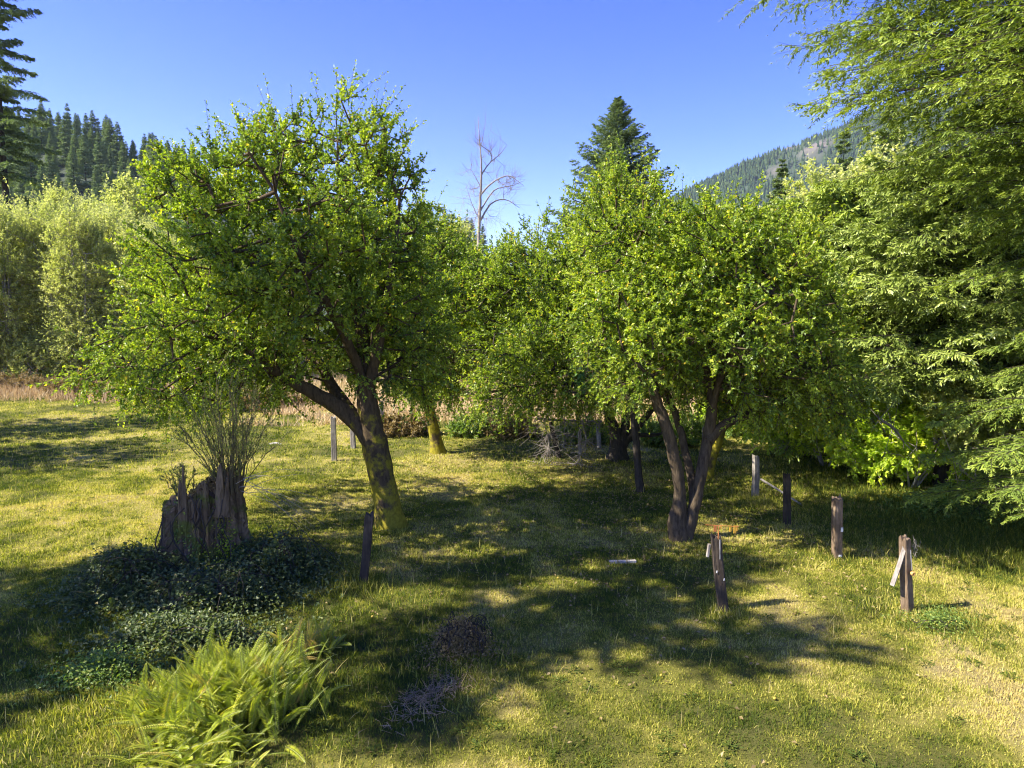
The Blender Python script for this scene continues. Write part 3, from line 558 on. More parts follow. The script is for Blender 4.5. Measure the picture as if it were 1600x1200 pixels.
for q, (px, Yq, ty, hw, lb_, lf) in enumerate(((1235, 25.5, 500, 75, 'tall bright yellow green maple behind the mossy fruit tree', 'vine'), (1400, 22.5, 470, 95, 'tall sunlit maple filling the gap under the bluish fir', 'vine'), (1560, 19.5, 520, 90, 'leafy yellow maple under the big fir boughs', 'alder'), (1180, 31, 520, 80, 'rounded bright bush behind the shaded lawn posts', 'vine'), (1330, 29, 420, 90, 'tall pale maple between the two clearing edge firs', 'alder'))):
    xq = (px-800)/F*Yq
    shrub('maple_shrub', lb_, 'shrub', (xq, Yq, 0), PL(Yq, (px, (ty+690)/2, hw, (690-ty)/2, 0, 1.8), (px-hw*.5, 620, hw*.6, 55, -.5, 1.3), (px+hw*.5, 600, hw*.6, 60, -.3, 1.3)), 620, 160+q, leaf=lf, ll=.14, lw=.10, slen=.5, h=1.6, group='leafy shrubs along the clearing edge')
b = G(1290, 728); Y = b[1]
shrub('maple_shrub', 'smaller green shrub under the end of the long fruit tree limb', 'shrub', b, PL(Y, (1290, 650, 55, 48, 0, 1.3), (1240, 640, 45, 45, 0, 1.2), (1340, 600, 50, 60, .4, 1.4)), 400, 62, leaf='vine', ll=.12, lw=.08, group='leafy shrubs along the clearing edge', dangle=40)
b = G(1560, 740); Y = b[1]
shrub('maple_shrub', 'yellowing shrub with bare white twigs beneath the fir boughs', 'shrub', b, PL(Y, (1540, 620, 90, 80, 0, 1.6), (1480, 560, 70, 50, .5, 1.5), (1600, 680, 70, 60, 0, 1.4)), 480, 63, ll=.13, lw=.09, group='leafy shrubs along the clearing edge', dangle=120)
b = np.array([15.5, 27.5, 0.]); 
shrub('maple_shrub', 'tall yellow green maple behind the bluish fir', 'shrub', b, [((15.5, 27.5, 7), 4, 3, 4.6), ((19, 25, 6), 3, 3, 5)], 700, 64, leaf='alder', ll=.16, lw=.11, slen=.6, h=3, stems=6, group='leafy shrubs along the clearing edge')
# white dead limbs in the shrub
for q, (pts_, r) in enumerate((([(1374, 655), (1395, 668), (1412, 690)], .045), ([(1488, 712), (1505, 735), (1523, 752)], .035), ([(1540, 700), (1550, 730), (1556, 755)], .03))):
    Yd = 17.6-q*.3; pp = np.array([P(x_, y_, Yd+.2*i) for i, (x_, y_) in enumerate(pts_)]); pp = np.column_stack([pp, [r, r*.8, r*.45]])
    mb = MB(); V, T = sweep(catmull(pp, .1), 8, .15, q); mb.add(V, T)
    rgd = np.random.default_rng(q); s = pp[rgd.integers(0, 3, 14), :3]; V, T = tubes(s, s+rgd.normal(0, .35, (14, 3)), .012, .004, 4); mb.add(V, T)
    o = mb.build('dead_limb', M['bark_dead'], None, pp[0, :3], smooth=True, own=True)
    tag(o, ['thick white dead limb slanting across the bright maple shrub', 'white dead limb low in the shrub near the grass', 'short upright bleached limb nearest the fir sprays'][q], 'branch', 'bleached dead limbs in the shrubs')

# ------------------------------------------------------------------ background trees
def proto(name, label, seed, H, Rr, leaf, bark, n, ll, lw, group, loc, stems=4, z0=.12, nl=16, ns=4, slen=.7, col=None, up=.45):
    rgs = np.random.default_rng(seed); L = []
    for i in range(stems):
        a_ = rgs.uniform(0, 6.28); k_ = rgs.uniform(.1, .5)*Rr; hh = H*rgs.uniform(.65, .92)
        L.append(([(math.cos(a_)*.15, math.sin(a_)*.15, -.1), (math.cos(a_)*k_*.4, math.sin(a_)*k_*.4, hh*.45), (math.cos(a_)*k_, math.sin(a_)*k_, hh)], [H*.009, H*.006, .015]))
    lb = [((0, 0, H*.55), Rr*.85, Rr*.85, H*.42)]
    for i in range(9):
        a_ = rgs.uniform(0, 6.28); z = rgs.uniform(z0, .9); rr = Rr*rgs.uniform(.3, .75)*(1.15-z*.75); lb.append(((math.cos(a_)*rr, math.sin(a_)*rr, H*z), Rr*rgs.uniform(.25, .45), Rr*rgs.uniform(.25, .45), H*rgs.uniform(.08, .15)))
    o = tree(name, label, 'tree', (0, 0, 0), L, lobes(lb, n, rgs, .42), leaf, bark, seed, ns=ns, nl=nl, slen=slen, ll=ll, lw=lw, flare=.1, k=7, group=group, up=up, rt=.010, zmin=.8)
    o.location = loc; return o
GA = 'pale alders in the thicket beyond the field'
al = [proto('alder_tree', 'slender alder with pale stems and yellow green leaves in the thicket', 71+i, 13.5, 2.7, 'alder', 'bark_pale', 720, .14, .08, GA, (0, 0, 0), stems=7, up=.9, slen=.85) for i in range(3)]
rg = np.random.default_rng(7)
spots = []
for (px, Yb, top) in ((15, 50, 300), (75, 52, 288), (130, 50, 300), (175, 53, 305), (225, 51, 325), (280, 54, 345), (340, 56, 360), (-50, 49, 300), (-110, 50, 310), (105, 58, 272), (40, 60, 285), (200, 60, 300), (-20, 60, 290), (400, 60, 380), (470, 60, 390), (150, 66, 290), (250, 68, 320), (330, 70, 340)):
    spots.append((px, Yb, top+28))
NUM = ['', 'second ', 'third ']
for i, (px, Yb, top) in enumerate(spots):
    H = CAMZ+(500-top)/F*Yb; x = (px-800)/F*Yb; o = al[i % 3]; s = H/13.5
    if i < 3: o.location = (x, Yb, gh(x, Yb)); o.rotation_euler.z = rg.uniform(0, 6); o.scale = (s, s, s)
    else: copy_tree(o, (x, Yb, gh(x, Yb)), rg.uniform(0, 6), (s*rg.uniform(.85, 1.2), s*rg.uniform(.85, 1.2), s))
GH = 'broadleaf trees behind the orchard'
hd = [proto('broadleaf_tree', 'dark green broadleaf tree behind the orchard', 81, 11, 3.8, 'hedge', 'bark_dark', 560, .19, .12, GH, (0, 0, 0)),
      proto('broadleaf_tree', 'olive broadleaf tree behind the orchard', 82, 11, 3.5, 'hedge', 'bark_pale', 520, .18, .12, GH, (0, 0, 0), stems=5),
      proto('broadleaf_tree', 'pale yellowing broadleaf tree behind the orchard', 83, 11, 3.2, 'alder', 'bark_pale', 520, .18, .12, GH, (0, 0, 0), stems=5)]
hs_ = [(0, 560, 56, 400), (1, 640, 58, 385), (2, 720, 60, 352), (2, 700, 70, 345), (0, 790, 58, 395), (1, 860, 60, 390), (0, 930, 56, 385), (1, 1010, 58, 380), (2, 1085, 62, 350), (0, 1150, 52, 385), (2, 1205, 58, 330), (2, 1268, 55, 262), (1, 1320, 50, 300), (2, 1180, 75, 330), (0, 1240, 48, 390), (2, 1385, 50, 275), (0, 1400, 46, 330), (2, 1335, 62, 262), (1, 1480, 45, 280), (0, 1580, 42, 260), (1, 1120, 70, 360), (2, 1290, 42, 400), (2, 230, 90, 285), (1, 300, 80, 330)]
HL = ['dark green broadleaf tree seen through the boughs of the big mossy fruit tree', 'olive broadleaf tree behind the straight mossy trunk', 'pale yellowing tree just below the distant conifers', 'yellowing tree farther back than its neighbours by the distant conifers', 'dark green broadleaf tree right of the bare dead tree', 'olive broadleaf tree behind the short forked fruit tree', 'dark green broadleaf tree at the foot of the tall pointed conifer', 'olive broadleaf tree right below the tall pointed conifer', 'pale yellowing tree at the lower end of the mountain ridge', 'dark green broadleaf tree behind the many stemmed grey fruit tree', 'pale tree just before the small narrow conifer', 'tall pale tree reaching up against the rocky cliff', 'olive broadleaf tree behind the end of the orchard', 'pale tree far back under the forested mountain', 'dark broadleaf tree behind the yellowish drooping fir', 'tall pale yellow tree beside the bluish fir', 'dark broadleaf tree behind the bluish fir', 'highest pale tree standing before the mountain cliff', 'olive tree behind the overhanging fir boughs', 'dark tree behind the big fir at the clearing edge', 'olive tree farthest back below the ridge end', 'low pale tree behind the tall maple shrubs', 'pale tree rising behind the alder thicket', 'olive tree behind the alder thicket near the mossy fruit tree']
seen = set()
for j, (i, px, Yb, top) in enumerate(hs_):
    H = CAMZ+(500-top)/F*Yb; x = (px-800)/F*Yb; o = hd[i]; s = H/11
    if i not in seen: seen.add(i); o['label'] = HL[j]; o.location = (x, Yb, 0); o.scale = (s, s, s); o.rotation_euler.z = rg.uniform(0, 6)
    else: copy_tree(o, (x, Yb, 0), rg.uniform(0, 6), (s*rg.uniform(.8, 1.1), s*rg.uniform(.8, 1.1), s), HL[j])
conifer('spruce_tree', 'tall pointed dark conifer rising behind the middle of the orchard', 'tree', ((960-800)/F*60, 60, 0), 23.7, 9.0, 41, nb=480, nt=13, nk=9, kl=.26, kw=.075, z0=.05, pexp=.85, mat='spruce', rise=.35, droop=.4, tr=.3, kdroop=.25, tq=.5, rnd=.36, tw=.30, tipc=.7)
conifer('spruce_tree', 'dark conifer behind the pale trees below the mountain', 'tree', ((1305-800)/F*72, 72, 0), 24.5, 4.5, 42, nb=150, nt=9, nk=6, kl=.5, kw=.16, mat='spruce', rise=.2, droop=.3, tr=.3, group='conifers below the mountain')
conifer('spruce_tree', 'smaller narrow conifer below the rocky mountain cliff', 'tree', ((1212-800)/F*66, 66, 0), 20.0, 3.4, 43, nb=120, nt=9, nk=6, kl=.45, kw=.15, mat='spruce', rise=.2, droop=.3, tr=.25, group='conifers below the mountain')
conifer('spruce_tree', 'tall grey green conifer partly hidden by the big fir boughs', 'tree', ((1375-800)/F*64, 64, 0), 25, 5, 44, nb=170, nt=10, nk=6, kl=.5, kw=.15, mat='farfir', rise=.2, droop=.3, tr=.3, group='conifers below the mountain')
conifer('tall_conifer', 'very tall ragged conifer with drooping dark boughs at edge of thicket', 'tree', ((26-800)/F*70, 70, 0), 47, 5.8, 45, nb=170, nt=16, nk=9, kl=.32, kw=.10, z0=.18, pexp=.45, mat='spruce', rise=.1, droop=.6, tr=.42, gap=.45, kdroop=.5, tq=.5, rnd=.36, tw=.24, tipc=.7)
conifer('tall_conifer', 'shorter bushy conifer at the foot of the very tall one', 'tree', ((2-800)/F*66, 66, 0), 19.5, 5.0, 46, nb=130, nt=10, nk=7, kl=.45, kw=.14, mat='spruce', rise=.1, droop=.4, tr=.3)
for q, (px, top, Yb) in enumerate(((690, 322, 120), (707, 335, 118), (672, 330, 125), (730, 345, 120))):
    H = CAMZ+(500-top)/F*Yb
    if q == 0: pc = conifer('small_conifer', 'tallest of the small distant conifers left of the bare dead tree', 'tree', ((px-800)/F*Yb, Yb, 0), H, 3.4, 47, nb=80, nt=6, nk=3, kl=.9, kw=.35, mat='farfir', tr=.25, group='distant conifers beside the bare tree')
    else: copy_tree(pc, ((px-800)/F*Yb, Yb, 0), q*1.3, H/24.8, ['', 'middle one of the small distant conifers left of the bare dead tree', 'small distant conifer nearest the crown of the mossy fruit tree', 'small distant conifer nearest the bare dead tree trunk'][q])
# bare dead tree
Yb = 56.; b = np.array([(750-800)/F*Yb, Yb, 0.]); rg = np.random.default_rng(17)
Lm = [limb(Yb, [(752, 560, .20), (750, 450, .17), (748, 380, .14), (750, 320, .11), (752, 260, .07), (749, 215, .04), (747, 182, .015)], [0]*7),
      limb(Yb, [(750, 345, .08), (768, 318, .06), (790, 312, .04), (812, 325, .015)], [0, .3, .6, .8]), limb(Yb, [(750, 305, .08), (770, 285, .06), (795, 275, .04), (818, 290, .012)], [0, -.3, -.6, -.8]),
      limb(Yb, [(751, 275, .06), (765, 255, .045), (782, 240, .03), (792, 226, .012)], [0, .2, .5, .6]), limb(Yb, [(750, 330, .07), (772, 298, .05), (800, 290, .03), (820, 282, .012)], [0, .8, 1.4, 1.7]),
      limb(Yb, [(750, 290, .04), (742, 275, .03), (734, 262, .012)], [0, 0, .2]), limb(Yb, [(750, 345, .04), (738, 320, .03), (728, 290, .01)], [0, 0, 0])]
Lm[0] = ([b]+Lm[0][0][1:], Lm[0][1])
AT = lobes(PL(Yb, (750, 225, 14, 45, 0, 1), (765, 235, 20, 35, 0, 1.3), (790, 290, 30, 40, 0, 2), (740, 300, 22, 50, 0, 1.5), (755, 340, 30, 25, 0, 1.6)), 230, rg, .8)
t_ = tree('dead_tree', 'bare leafless dead tree with pale twigs against the blue sky', 'tree', b, Lm, AT, 'brown', 'bark_dead', 48, ns=4, nl=1, slen=1.0, leafless=True, flare=.1, k=8, rt=.009, up=.6, grav=.1)
# left hillside: individual conifers
hp = [conifer('hill_conifer', 'dark green conifer on the forested hillside beyond the thicket', 'tree', (0, 0, 0), 24, 4.4, 90+i, nb=120, nt=8, nk=3, kl=.8, kw=.28, z0=.05, pexp=.8, mat='farfir', rise=.2, droop=.35, tr=.3, tw=.35, group='conifers on the hillside') for i in range(4)]
rg = np.random.default_rng(19); c_ = 0; pts = []
for row, Yr in enumerate((324, 300, 276, 252, 228, 205, 182)):
    for px in np.arange(-60, 330 if row else 760, 14 if row > 1 else 11): pts.append((px+rg.uniform(-6, 6), Yr+rg.uniform(-9, 9)))
for (px, Yr) in pts:
    if c_ >= 290: break
    u = (px-800)/F; z = float(hillz(np.array(u), np.array(Yr))); s = rg.uniform(.45, .82)
    if Yr > 312 and rg.uniform() < .12: s *= 1.15
    loc = (u*Yr, Yr, z-.5)
    if c_ < 4: hp[c_].location = loc; hp[c_].scale = (s, s, s)
    else: copy_tree(hp[c_ % 4], loc, rg.uniform(0, 6), (s*rg.uniform(.8, 1.1), s*rg.uniform(.8, 1.1), s))
    c_ += 1
# bushes at the far edge
def bush(label, px, py, w_, h_, n, seed, leaf='hedge', group='bushes along the far edge', name='bush', ll=.12, lw=.07, slen=.35, nl=14, bark='bark_dead', up=.3, dangle=0, ns=4, dep=None):
    b = G(px, py); s = b[1]/F; W = w_*s; Hh = h_*s*.68
    return shrub(name, label, 'bush', b, [(b+np.array([0, 0, Hh*.45]), W, dep or W*.7, Hh*.55), (b+np.array([W*.5, 0, Hh*.35]), W*.5, W*.4, Hh*.4), (b+np.array([-W*.5, 0, Hh*.4]), W*.5, W*.4, Hh*.45)], n, seed, leaf, bark, ns, nl, slen, ll, lw, 6, group, max(.25, Hh*.45), up=up, dangle=dangle)
bush('dry tan bramble bush left of the straight mossy trunk', 635, 678, 45, 42, 170, 101, 'brown')
bush('dark leafy bush with bare stems right of the straight mossy trunk', 745, 682, 40, 40, 170, 102)
bush('arching dry bush at the end of the wooden rail', 800, 684, 36, 44, 160, 103, 'brown')
bush('low green bush behind the rail fence', 915, 690, 45, 40, 170, 104)
bush('reddish dry bush at the left end of the field', 20, 622, 70, 30, 230, 105, 'brown')
bush('reddish dry bush under the thicket edge', 110, 625, 50, 28, 180, 106, 'brown')
bush('grey green bush below the thicket', 330, 640, 60, 45, 240, 107)
for q, (px_, h_) in enumerate(((10, 150), (75, 120), (150, 140), (225, 130), (290, 150))):
    bush(['tall pale shrub at the very edge of the thicket', 'rounded pale shrub under the slender alders', 'feathery yellow green shrub fronting the thicket', 'pale shrub behind the low hanging fruit tree boughs', 'tall pale shrub where the thicket meets the fruit tree'][q], px_, 607, 55, h_, 420, 120+q, 'alder', 'pale shrubs fronting the thicket', ll=.15, lw=.09, slen=.6, bark='bark_pale', up=.6)
bush('dry bush behind the left hanging branches', 430, 640, 50, 38, 200, 108, 'brown')
bush('green bush behind the forked trunks', 1060, 690, 60, 60, 300, 109)
bush('green bush beyond the post at the shaded lawn', 1190, 680, 60, 50, 300, 110)

# ------------------------------------------------------------------ trees outside the frame at the left that shade the grass
GO = 'trees standing outside the clearing on its sunny side'
def shade(label, x, y, H, Rr, seed, n, z0, leaf='fruit', lbs=None):
    rgs = np.random.default_rng(seed); L = [([(x, y, -.1), (x+.1, y, H*.4), (x-.1, y+.1, H*.8)], [.25, .2, .06])]
    lb = lbs or [((x, y, H*(z0+1)/2), Rr, Rr, H*(1-z0)/2)]
    return tree('shade_tree', label, 'tree', (x, y, 0), L, lobes(lb, n, rgs, .5), leaf, 'bark', seed, ns=5, nl=14, slen=.6, ll=.13, lw=.085, group=GO, k=10)
shade('tall broadleaf tree beside the camera side of the pasture', -12.6, 7.6, 16, 2.6, 201, 620, .5, lbs=[((-12.3, 6.3, 11.0), .8, 1.2, .7), ((-13.2, 10.2, 12.2), 1.5, .9, 1.3), ((-13.0, 9.3, 15.6), 1.6, 1.2, 1.4), ((-13.4, 11.3, 14.6), 1.4, 1.0, 1.2), ((-12.8, 7.9, 13.5), 1.7, 1.2, 1.8), ((-12.2, 7.6, 11.3), 1.8, .8, 1.2), ((-12.6, 6.4, 15.4), 1.6, 1.0, 1.2)])
shade('broad low tree at the near side of the pasture', -16.8, 9.8, 12, 3.4, 202, 540, .3, lbs=[((-17.2, 8.6, 8.6), 1.8, 1.3, 1.6), ((-16.4, 10.6, 10.4), 2.9, 2.2, 2.4), ((-16.6, 10.4, 7.6), 2.4, 1.8, 2.0), ((-17.8, 6.9, 9.8), 2.2, 1.3, 1.6)])
shade('broadleaf tree shading the middle of the left field', -26.6, 22.5, 12, 3.8, 203, 420, .35)
shade('broadleaf tree shading the far end of the left field', -29, 30, 11, 3.6, 204, 420, .3)

# ------------------------------------------------------------------ posts
def post(label, bx, by, tx, ty, wpx, mat, seed, dp=None, group='old fence posts', taper=.9, jag=.03, name='fence_post', rz=None, top='flat'):
    b = G(bx, by); t = P(tx, ty, b[1]); s = b[1]/F; W = wpx*s*.84; root = empty(name, b, label, 'post', group); rgp = np.random.default_rng(seed)
    Hh = t[2]-b[2]; n = 14; mb = MB(); D = dp or W*.85; az = rz if rz is not None else rgp.uniform(-.35, .35); V = []
    prof = []          # bevelled rectangle outline with cracks
    for (cx, cy_) in ((-1, -1), (1, -1), (1, 1), (-1, 1)):
        prof += [(cx, cy_*.86), (cx*.86, cy_)] if cx*cy_ > 0 else [(cx*.86, cy_), (cx, cy_*.86)]
    full = []
    for i in range(8):
        p, q = np.array(prof[i]), np.array(prof[(i+1) % 8]); kk = 4 if np.linalg.norm(p-q) > .5 else 1
        for j in range(kk): full.append(p+(q-p)*j/kk)
    full = np.array(full); K = len(full); wob = rgp.normal(0, .025, K); lean = (t[0]-b[0])
    for i in range(n+1):
        f_ = i/n; sc = 1-(1-taper)*f_; jit = wob+rgp.normal(0, .012, K); pr = full*(1+jit)[:, None]*sc
        x = pr[:, 0]*W/2; y = pr[:, 1]*D/2; xr = x*math.cos(az)-y*math.sin(az); yr = x*math.sin(az)+y*math.cos(az)
        z = np.full(K, Hh*f_-(.12 if i == 0 else 0))
        if i == n: z = z+rgp.normal(0, jag, K)
        V.append(np.stack([xr+lean*f_+.006*math.sin(f_*5+seed), yr, z], 1))
    V.append(np.array([[lean, 0, Hh+(.0 if top == 'flat' else -.03)]])); V = np.vstack(V); T = []; j = np.arange(K); j2 = (j+1) % K
    for i in range(n): o_ = i*K; T += [np.stack([o_+j, o_+j2, o_+j2+K], 1), np.stack([o_+j, o_+j2+K, o_+j+K], 1)]
    T.append(np.stack([n*K+j, n*K+j2, np.full(K, (n+1)*K)], 1)); mb.add(V, np.vstack(T)); mb.build('shaft', M[mat], root)
    return root, Hh, W, D, lean, az
def box(mb, c, sx, sy, sz, rx=0, ry=0, rz=0, bev=.12):
    from mathutils import Euler
    Rm_ = np.array(Euler((rx, ry, rz)).to_matrix()); pr = []
    b_ = bev*min(sx, sy)
    pr = np.array([(-sx/2+b_, -sy/2), (sx/2-b_, -sy/2), (sx/2, -sy/2+b_), (sx/2, sy/2-b_), (sx/2-b_, sy/2), (-sx/2+b_, sy/2), (-sx/2, sy/2-b_), (-sx/2, -sy/2+b_)])
    V = np.array([(x, y, z) for z in (-sz/2, sz/2) for x, y in pr]+[(0, 0, -sz/2), (0, 0, sz/2)])@Rm_.T+np.asarray(c)
    T = []
    for i in range(8): j = (i+1) % 8; T += [(i, j, j+8), (i, j+8, i+8), (j, i, 16), (i+8, j+8, 17)]
    mb.add(V, T); return mb
def lathe(mb, c, prof, axis_='y', k=20):
    th = np.arange(k)*2*math.pi/k; V = []
    for (r, h) in prof:
        q = np.stack([np.cos(th)*r, np.full(k, h), np.sin(th)*r], 1) if axis_ == 'y' else np.stack([np.cos(th)*r, np.sin(th)*r, np.full(k, h)], 1); V.append(q)
    V = np.vstack(V)+np.asarray(c); T = []; j = np.arange(k); j2 = (j+1) % k
    for i in range(len(prof)-1): T += [np.stack([i*k+j, i*k+j2, (i+1)*k+j2], 1), np.stack([i*k+j, (i+1)*k+j2, (i+1)*k+j], 1)]
    mb.add(V, np.vstack(T)); return mb
# near right post with brace, iron rod and insulator
r_, Hh, W, D, ln_, az = post('squared brown post with leaning grey brace board and orange insulator', 1417, 962, 1414, 840, 19, 'post_brown', 1, rz=.5)
mb = MB(); V, T = sweep(catmull(np.array([(-.31, -.06, Hh*.38, .045), (-.21, -.05, Hh*.64, .045), (-.11, -.04, Hh*.91, .045)]), .08), 4, 0, 1); mb.add(V, T); mb.build('brace_board', M['post_grey'], r_)
mb = MB(); V, T = tubes(np.array([[-.06, -D*.70, Hh*.86]]), np.array([[-.02, -D*.74, Hh*.60]]), .009, .009, 8); mb.add(V, T); rod = mb.build('iron_rod', M['iron'], r_)
mb = MB(); lathe(mb, (-.02, -D*.74, Hh*.56), [(.012, .03), (.012, -.05), (.020, -.06), (.034, -.05), (.038, -.03), (.034, -.012), (.020, 0)]); mb.build('insulator', M['insul'], rod, smooth=True)
mb = MB(); rgp = np.random.default_rng(3); p = np.array([W*.3, -.04, Hh*.88])+rgp.normal(0, .025, (26, 3))*[.6, 1, 3]; V, T = tubes(p, p+rgp.normal(0, .05, (26, 3))*[.6, .6, 1.6], .004, .002, 3); mb.add(V, T); mb.build('splinter', M['post_grey'], r_)
# rusty post with hinge arm and tags
r_, Hh, W, D, ln_, az = post('charred dark post carrying a rusty iron arm with orange tags', 1130, 957, 1118, 838, 19, 'post_dark', 2, taper=1.0, jag=.04)
mb = MB(); sx_ = ln_+.03
V, T = tubes(np.array([[sx_, -D*.45, Hh*.78]]), np.array([[sx_, -D*.4, Hh+.20]]), .010, .010, 8); mb.add(V, T)
V, T = tubes(np.array([[sx_-.22, -D*.35, Hh+.215]]), np.array([[sx_+.34, -D*.4, Hh+.185]]), .006, .006, 6); mb.add(V, T); arm = mb.build('rusty_arm', M['rust'], r_)
for (dx, hz, wz, mt) in ((-.055, .10, .05, 'rust'), (.04, .05, .03, 'tape'), (.20, .10, .035, 'tape'), (.28, .13, .045, 'tape'), (.315, .09, .03, 'tape')):
    mb = MB(); box(mb, (sx_+dx, -D*.38, Hh+.20-hz/2), wz, .012, hz, 0, .1*dx, .3*dx); mb.build('tag', M[mt], arm)
mb = MB(); box(mb, (ln_-.12, -.02, Hh*.82), .04, .06, .22, 0, .12, 0); mb.build('wood_block', M['post_grey'], r_)
mb = MB(); V, T = tubes(np.array([[sx_+.02, -D*.6, Hh*.98]]), np.array([[sx_+.03, -D*.62, Hh*.72]]), .011, .009, 6); mb.add(V, T); mb.build('iron_rod', M['iron'], r_)
for q, (dx, zz) in enumerate(((-.06, .55), (.05, .45))):
    mb = MB(); box(mb, (dx+ln_*zz, -D*.54, Hh*zz), .018, .010, .04, 0, .2, 0); mb.build('paint_chip', M['white'], r_)
r_, Hh, W, D, ln_, az = post('tall squared post with flat sunlit top and small white plate', 1308, 878, 1308, 778, 16, 'post_brown', 3, taper=1.0, rz=.2)
mb = MB(); box(mb, (.03, -D*.56, Hh*.50), .045, .012, .09); mb.build('white_plate', M['white'], r_)
mb = MB(); box(mb, (.02, -D*.56, Hh*.07), .06, .02, .04); mb.build('white_patch', M['white'], r_)
post('thin dark weathered post between the tall squared post and the pale one', 1230, 826, 1229, 741, 12, 'post_dark', 4)
r_, Hh, W, D, ln_, az = post('pale grey post with a fallen rail leaning from it', 1180, 780, 1181, 713, 12, 'post_grey', 5)
mb = MB(); V, T = sweep(catmull(np.array([(.08, 0, .60, .03), (.5, -.3, .35, .03), (1.0, -.8, .03, .025)]), .15), 6, .1, 2); mb.add(V, T); mb.build('fallen_rail', M['post_grey'], r_)
post('black leaning post just before the mossy fruit tree trunk', 568, 914, 578, 803, 15, 'post_dark', 6, taper=1.05)
post('sunlit grey post seen left of the mossy trunk', 522, 719, 521, 652, 10, 'post_grey', 7)
post('short grey post close to the fork of the mossy trunk', 552, 698, 551, 668, 9, 'post_grey', 8)
post('tall grey post just right of the mossy trunk', 597, 669, 596, 628, 8, 'post_grey', 9)
# rail fence at the back
b1 = G(872, 716); r_ = empty('rail_fence', b1, 'old wooden rail on leaning posts behind the hanging dead branches', 'fence'); mb = MB()
def bar(p, q, r, mt, nm):
    m_ = MB(); pts_ = np.vstack([np.append(p, r), np.append((np.array(p)+q)/2+[0, 0, -.02], r*.95), np.append(q, r*.85)]); V, T = sweep(catmull(pts_, .25), 8, .12, 5); m_.add(V, T); return m_.build(nm, M[mt], r_, b1)
Yr = b1[1]; bar(G(873, 716), P(860, 660, Yr), .085, 'bark_dark', 'post'); bar(G(936, 700), P(934, 658, 27), .09, 'post_grey', 'post'); bar(G(906, 712), P(905, 645, 25.5), .06, 'post_grey', 'post')
bar(P(838, 654, Yr+.6), P(940, 659, 27), .05, 'post_grey', 'rail')
post('lone grey post at the back of the left hanging branches', 1100, 700, 1100, 668, 7, 'post_grey', 12)
# concrete blocks in a row
for i in range(3):
    p = G(958+i*14.5, 880); root_m = MB(); s = p[1]/F
    box(root_m, (0, 0, .02), 13.6*s, .085, .06, 0, 0, .02*i, .06)
    o = root_m.build('paving_block', M['concrete'], None); o.location = p; tag(o, ['leftmost of three pale concrete blocks lying in a row on the grass', 'middle of three pale concrete blocks lying in a row on the grass', 'rightmost of three pale concrete blocks lying in a row on the grass'][i], 'block', 'concrete blocks in the grass')
p = G(430, 694); o = MB(); V, T = sweep(catmull(np.array([(-.25, 0, .0, .04), (0, .05, .02, .06), (.25, 0, .0, .03)]), .1), 8, .3, 3); o.add(V, T); o = o.build('flat_stone', M['concrete']); o.location = p; tag(o, 'pale flat stone in the sunny grass beyond the stump', 'stone')
# fallen fruit
for i, (px, py) in enumerate(((1033, 1060), (712, 917), (652, 893), (582, 969), (772, 900), (1122, 976), (872, 905), (1210, 1100), (930, 1010), (1411, 1097))):
    p = G(px, py, .03); o = MB(); lathe(o, (0, 0, 0), [(.002, -.018), (.014, -.016), (.022, 0), (.018, .012), (.008, .017), (.002, .013)], 'z', 10)
    o = o.build('fallen_fruit', M['applered'], None, smooth=True); o.location = p; tag(o, 'small yellow fallen fruit lying in the grass', 'fruit', 'fallen fruit in the grass')

# ------------------------------------------------------------------ stump
b = G(322, 893); b[2] -= .1; Yst = b[1]; s = Yst/F; rg = np.random.default_rng(23); K = 130; NZ = 34
th = np.arange(K)*2*math.pi/K
R0 = 52*s*(1+.10*np.sin(2*th+.6)+.05*np.sin(5*th+1)+.035*np.sin(11*th)+.03*np.sin(23*th+2))*(1+.03*rg.normal(0, 1, K))
hx = np.cos(th)                 # -1 left, +1 right
topz = np.interp(hx, [-1, -.8, -.55, -.2, .2, .6, .85, 1], [100, 112, 108, 122, 140, 150, 148, 132])*s+.10*(rg.uniform(0, 1, K)-.5)+.09*np.sin(9*th)
topz = np.where(np.sin(th) > 0, topz*1.0, topz*(.96))
root = empty('tree_stump', b, 'big rotten old stump with jagged hollow top and shrub growing on it', 'stump'); V = []
for i in range(NZ+1):
    f_ = i/NZ; r = R0*(1.18-.22*f_+.20*np.exp(-f_*6))*(1+.02*rg.normal(0, 1, K)+.05*np.sin(th*17+f_*2)+.03*np.sin(th*31-f_*3)); V.append(np.stack([r*np.cos(th), r*np.sin(th)*.85, topz*f_], 1))
n1 = len(V)
for i in range(9):
    f_ = i/8; r = R0*(.86-.10*f_)*(1+.03*rg.normal(0, 1, K)); V.append(np.stack([r*np.cos(th), r*np.sin(th)*.85, topz*(1-.0*f_)-f_*.38+.03*rg.normal(0, 1, K)], 1))
V = np.vstack(V); T = []; j = np.arange(K); j2 = (j+1) % K
for i in range(NZ+9): T += [np.stack([i*K+j, i*K+j2, (i+1)*K+j2], 1), np.stack([i*K+j, (i+1)*K+j2, (i+1)*K+j], 1)]
MB().add(V, np.vstack(T)).build('bark', M['stump'], root)
g1 = []; xs = np.linspace(-1, 1, 30)
V, T = grid(xs, xs, lambda x, y: x*0); rr = np.hypot(V[:, 0], V[:, 1]); V[:, 0] *= 49*s; V[:, 1] *= 49*s*.85; V = V*np.array([.9, .9, 1]); V[:, 2] = np.interp(V[:, 0]/(49*s), [-1, -.4, .3, 1], [75, 100, 136, 118])*s+.1*fbm(V[:, 0]*3, V[:, 1]*3, 4)-.35*(np.clip(rr-.9, 0, 1))
MB().add(V, T).build('rotten_core', M['soil'], root, smooth=True)
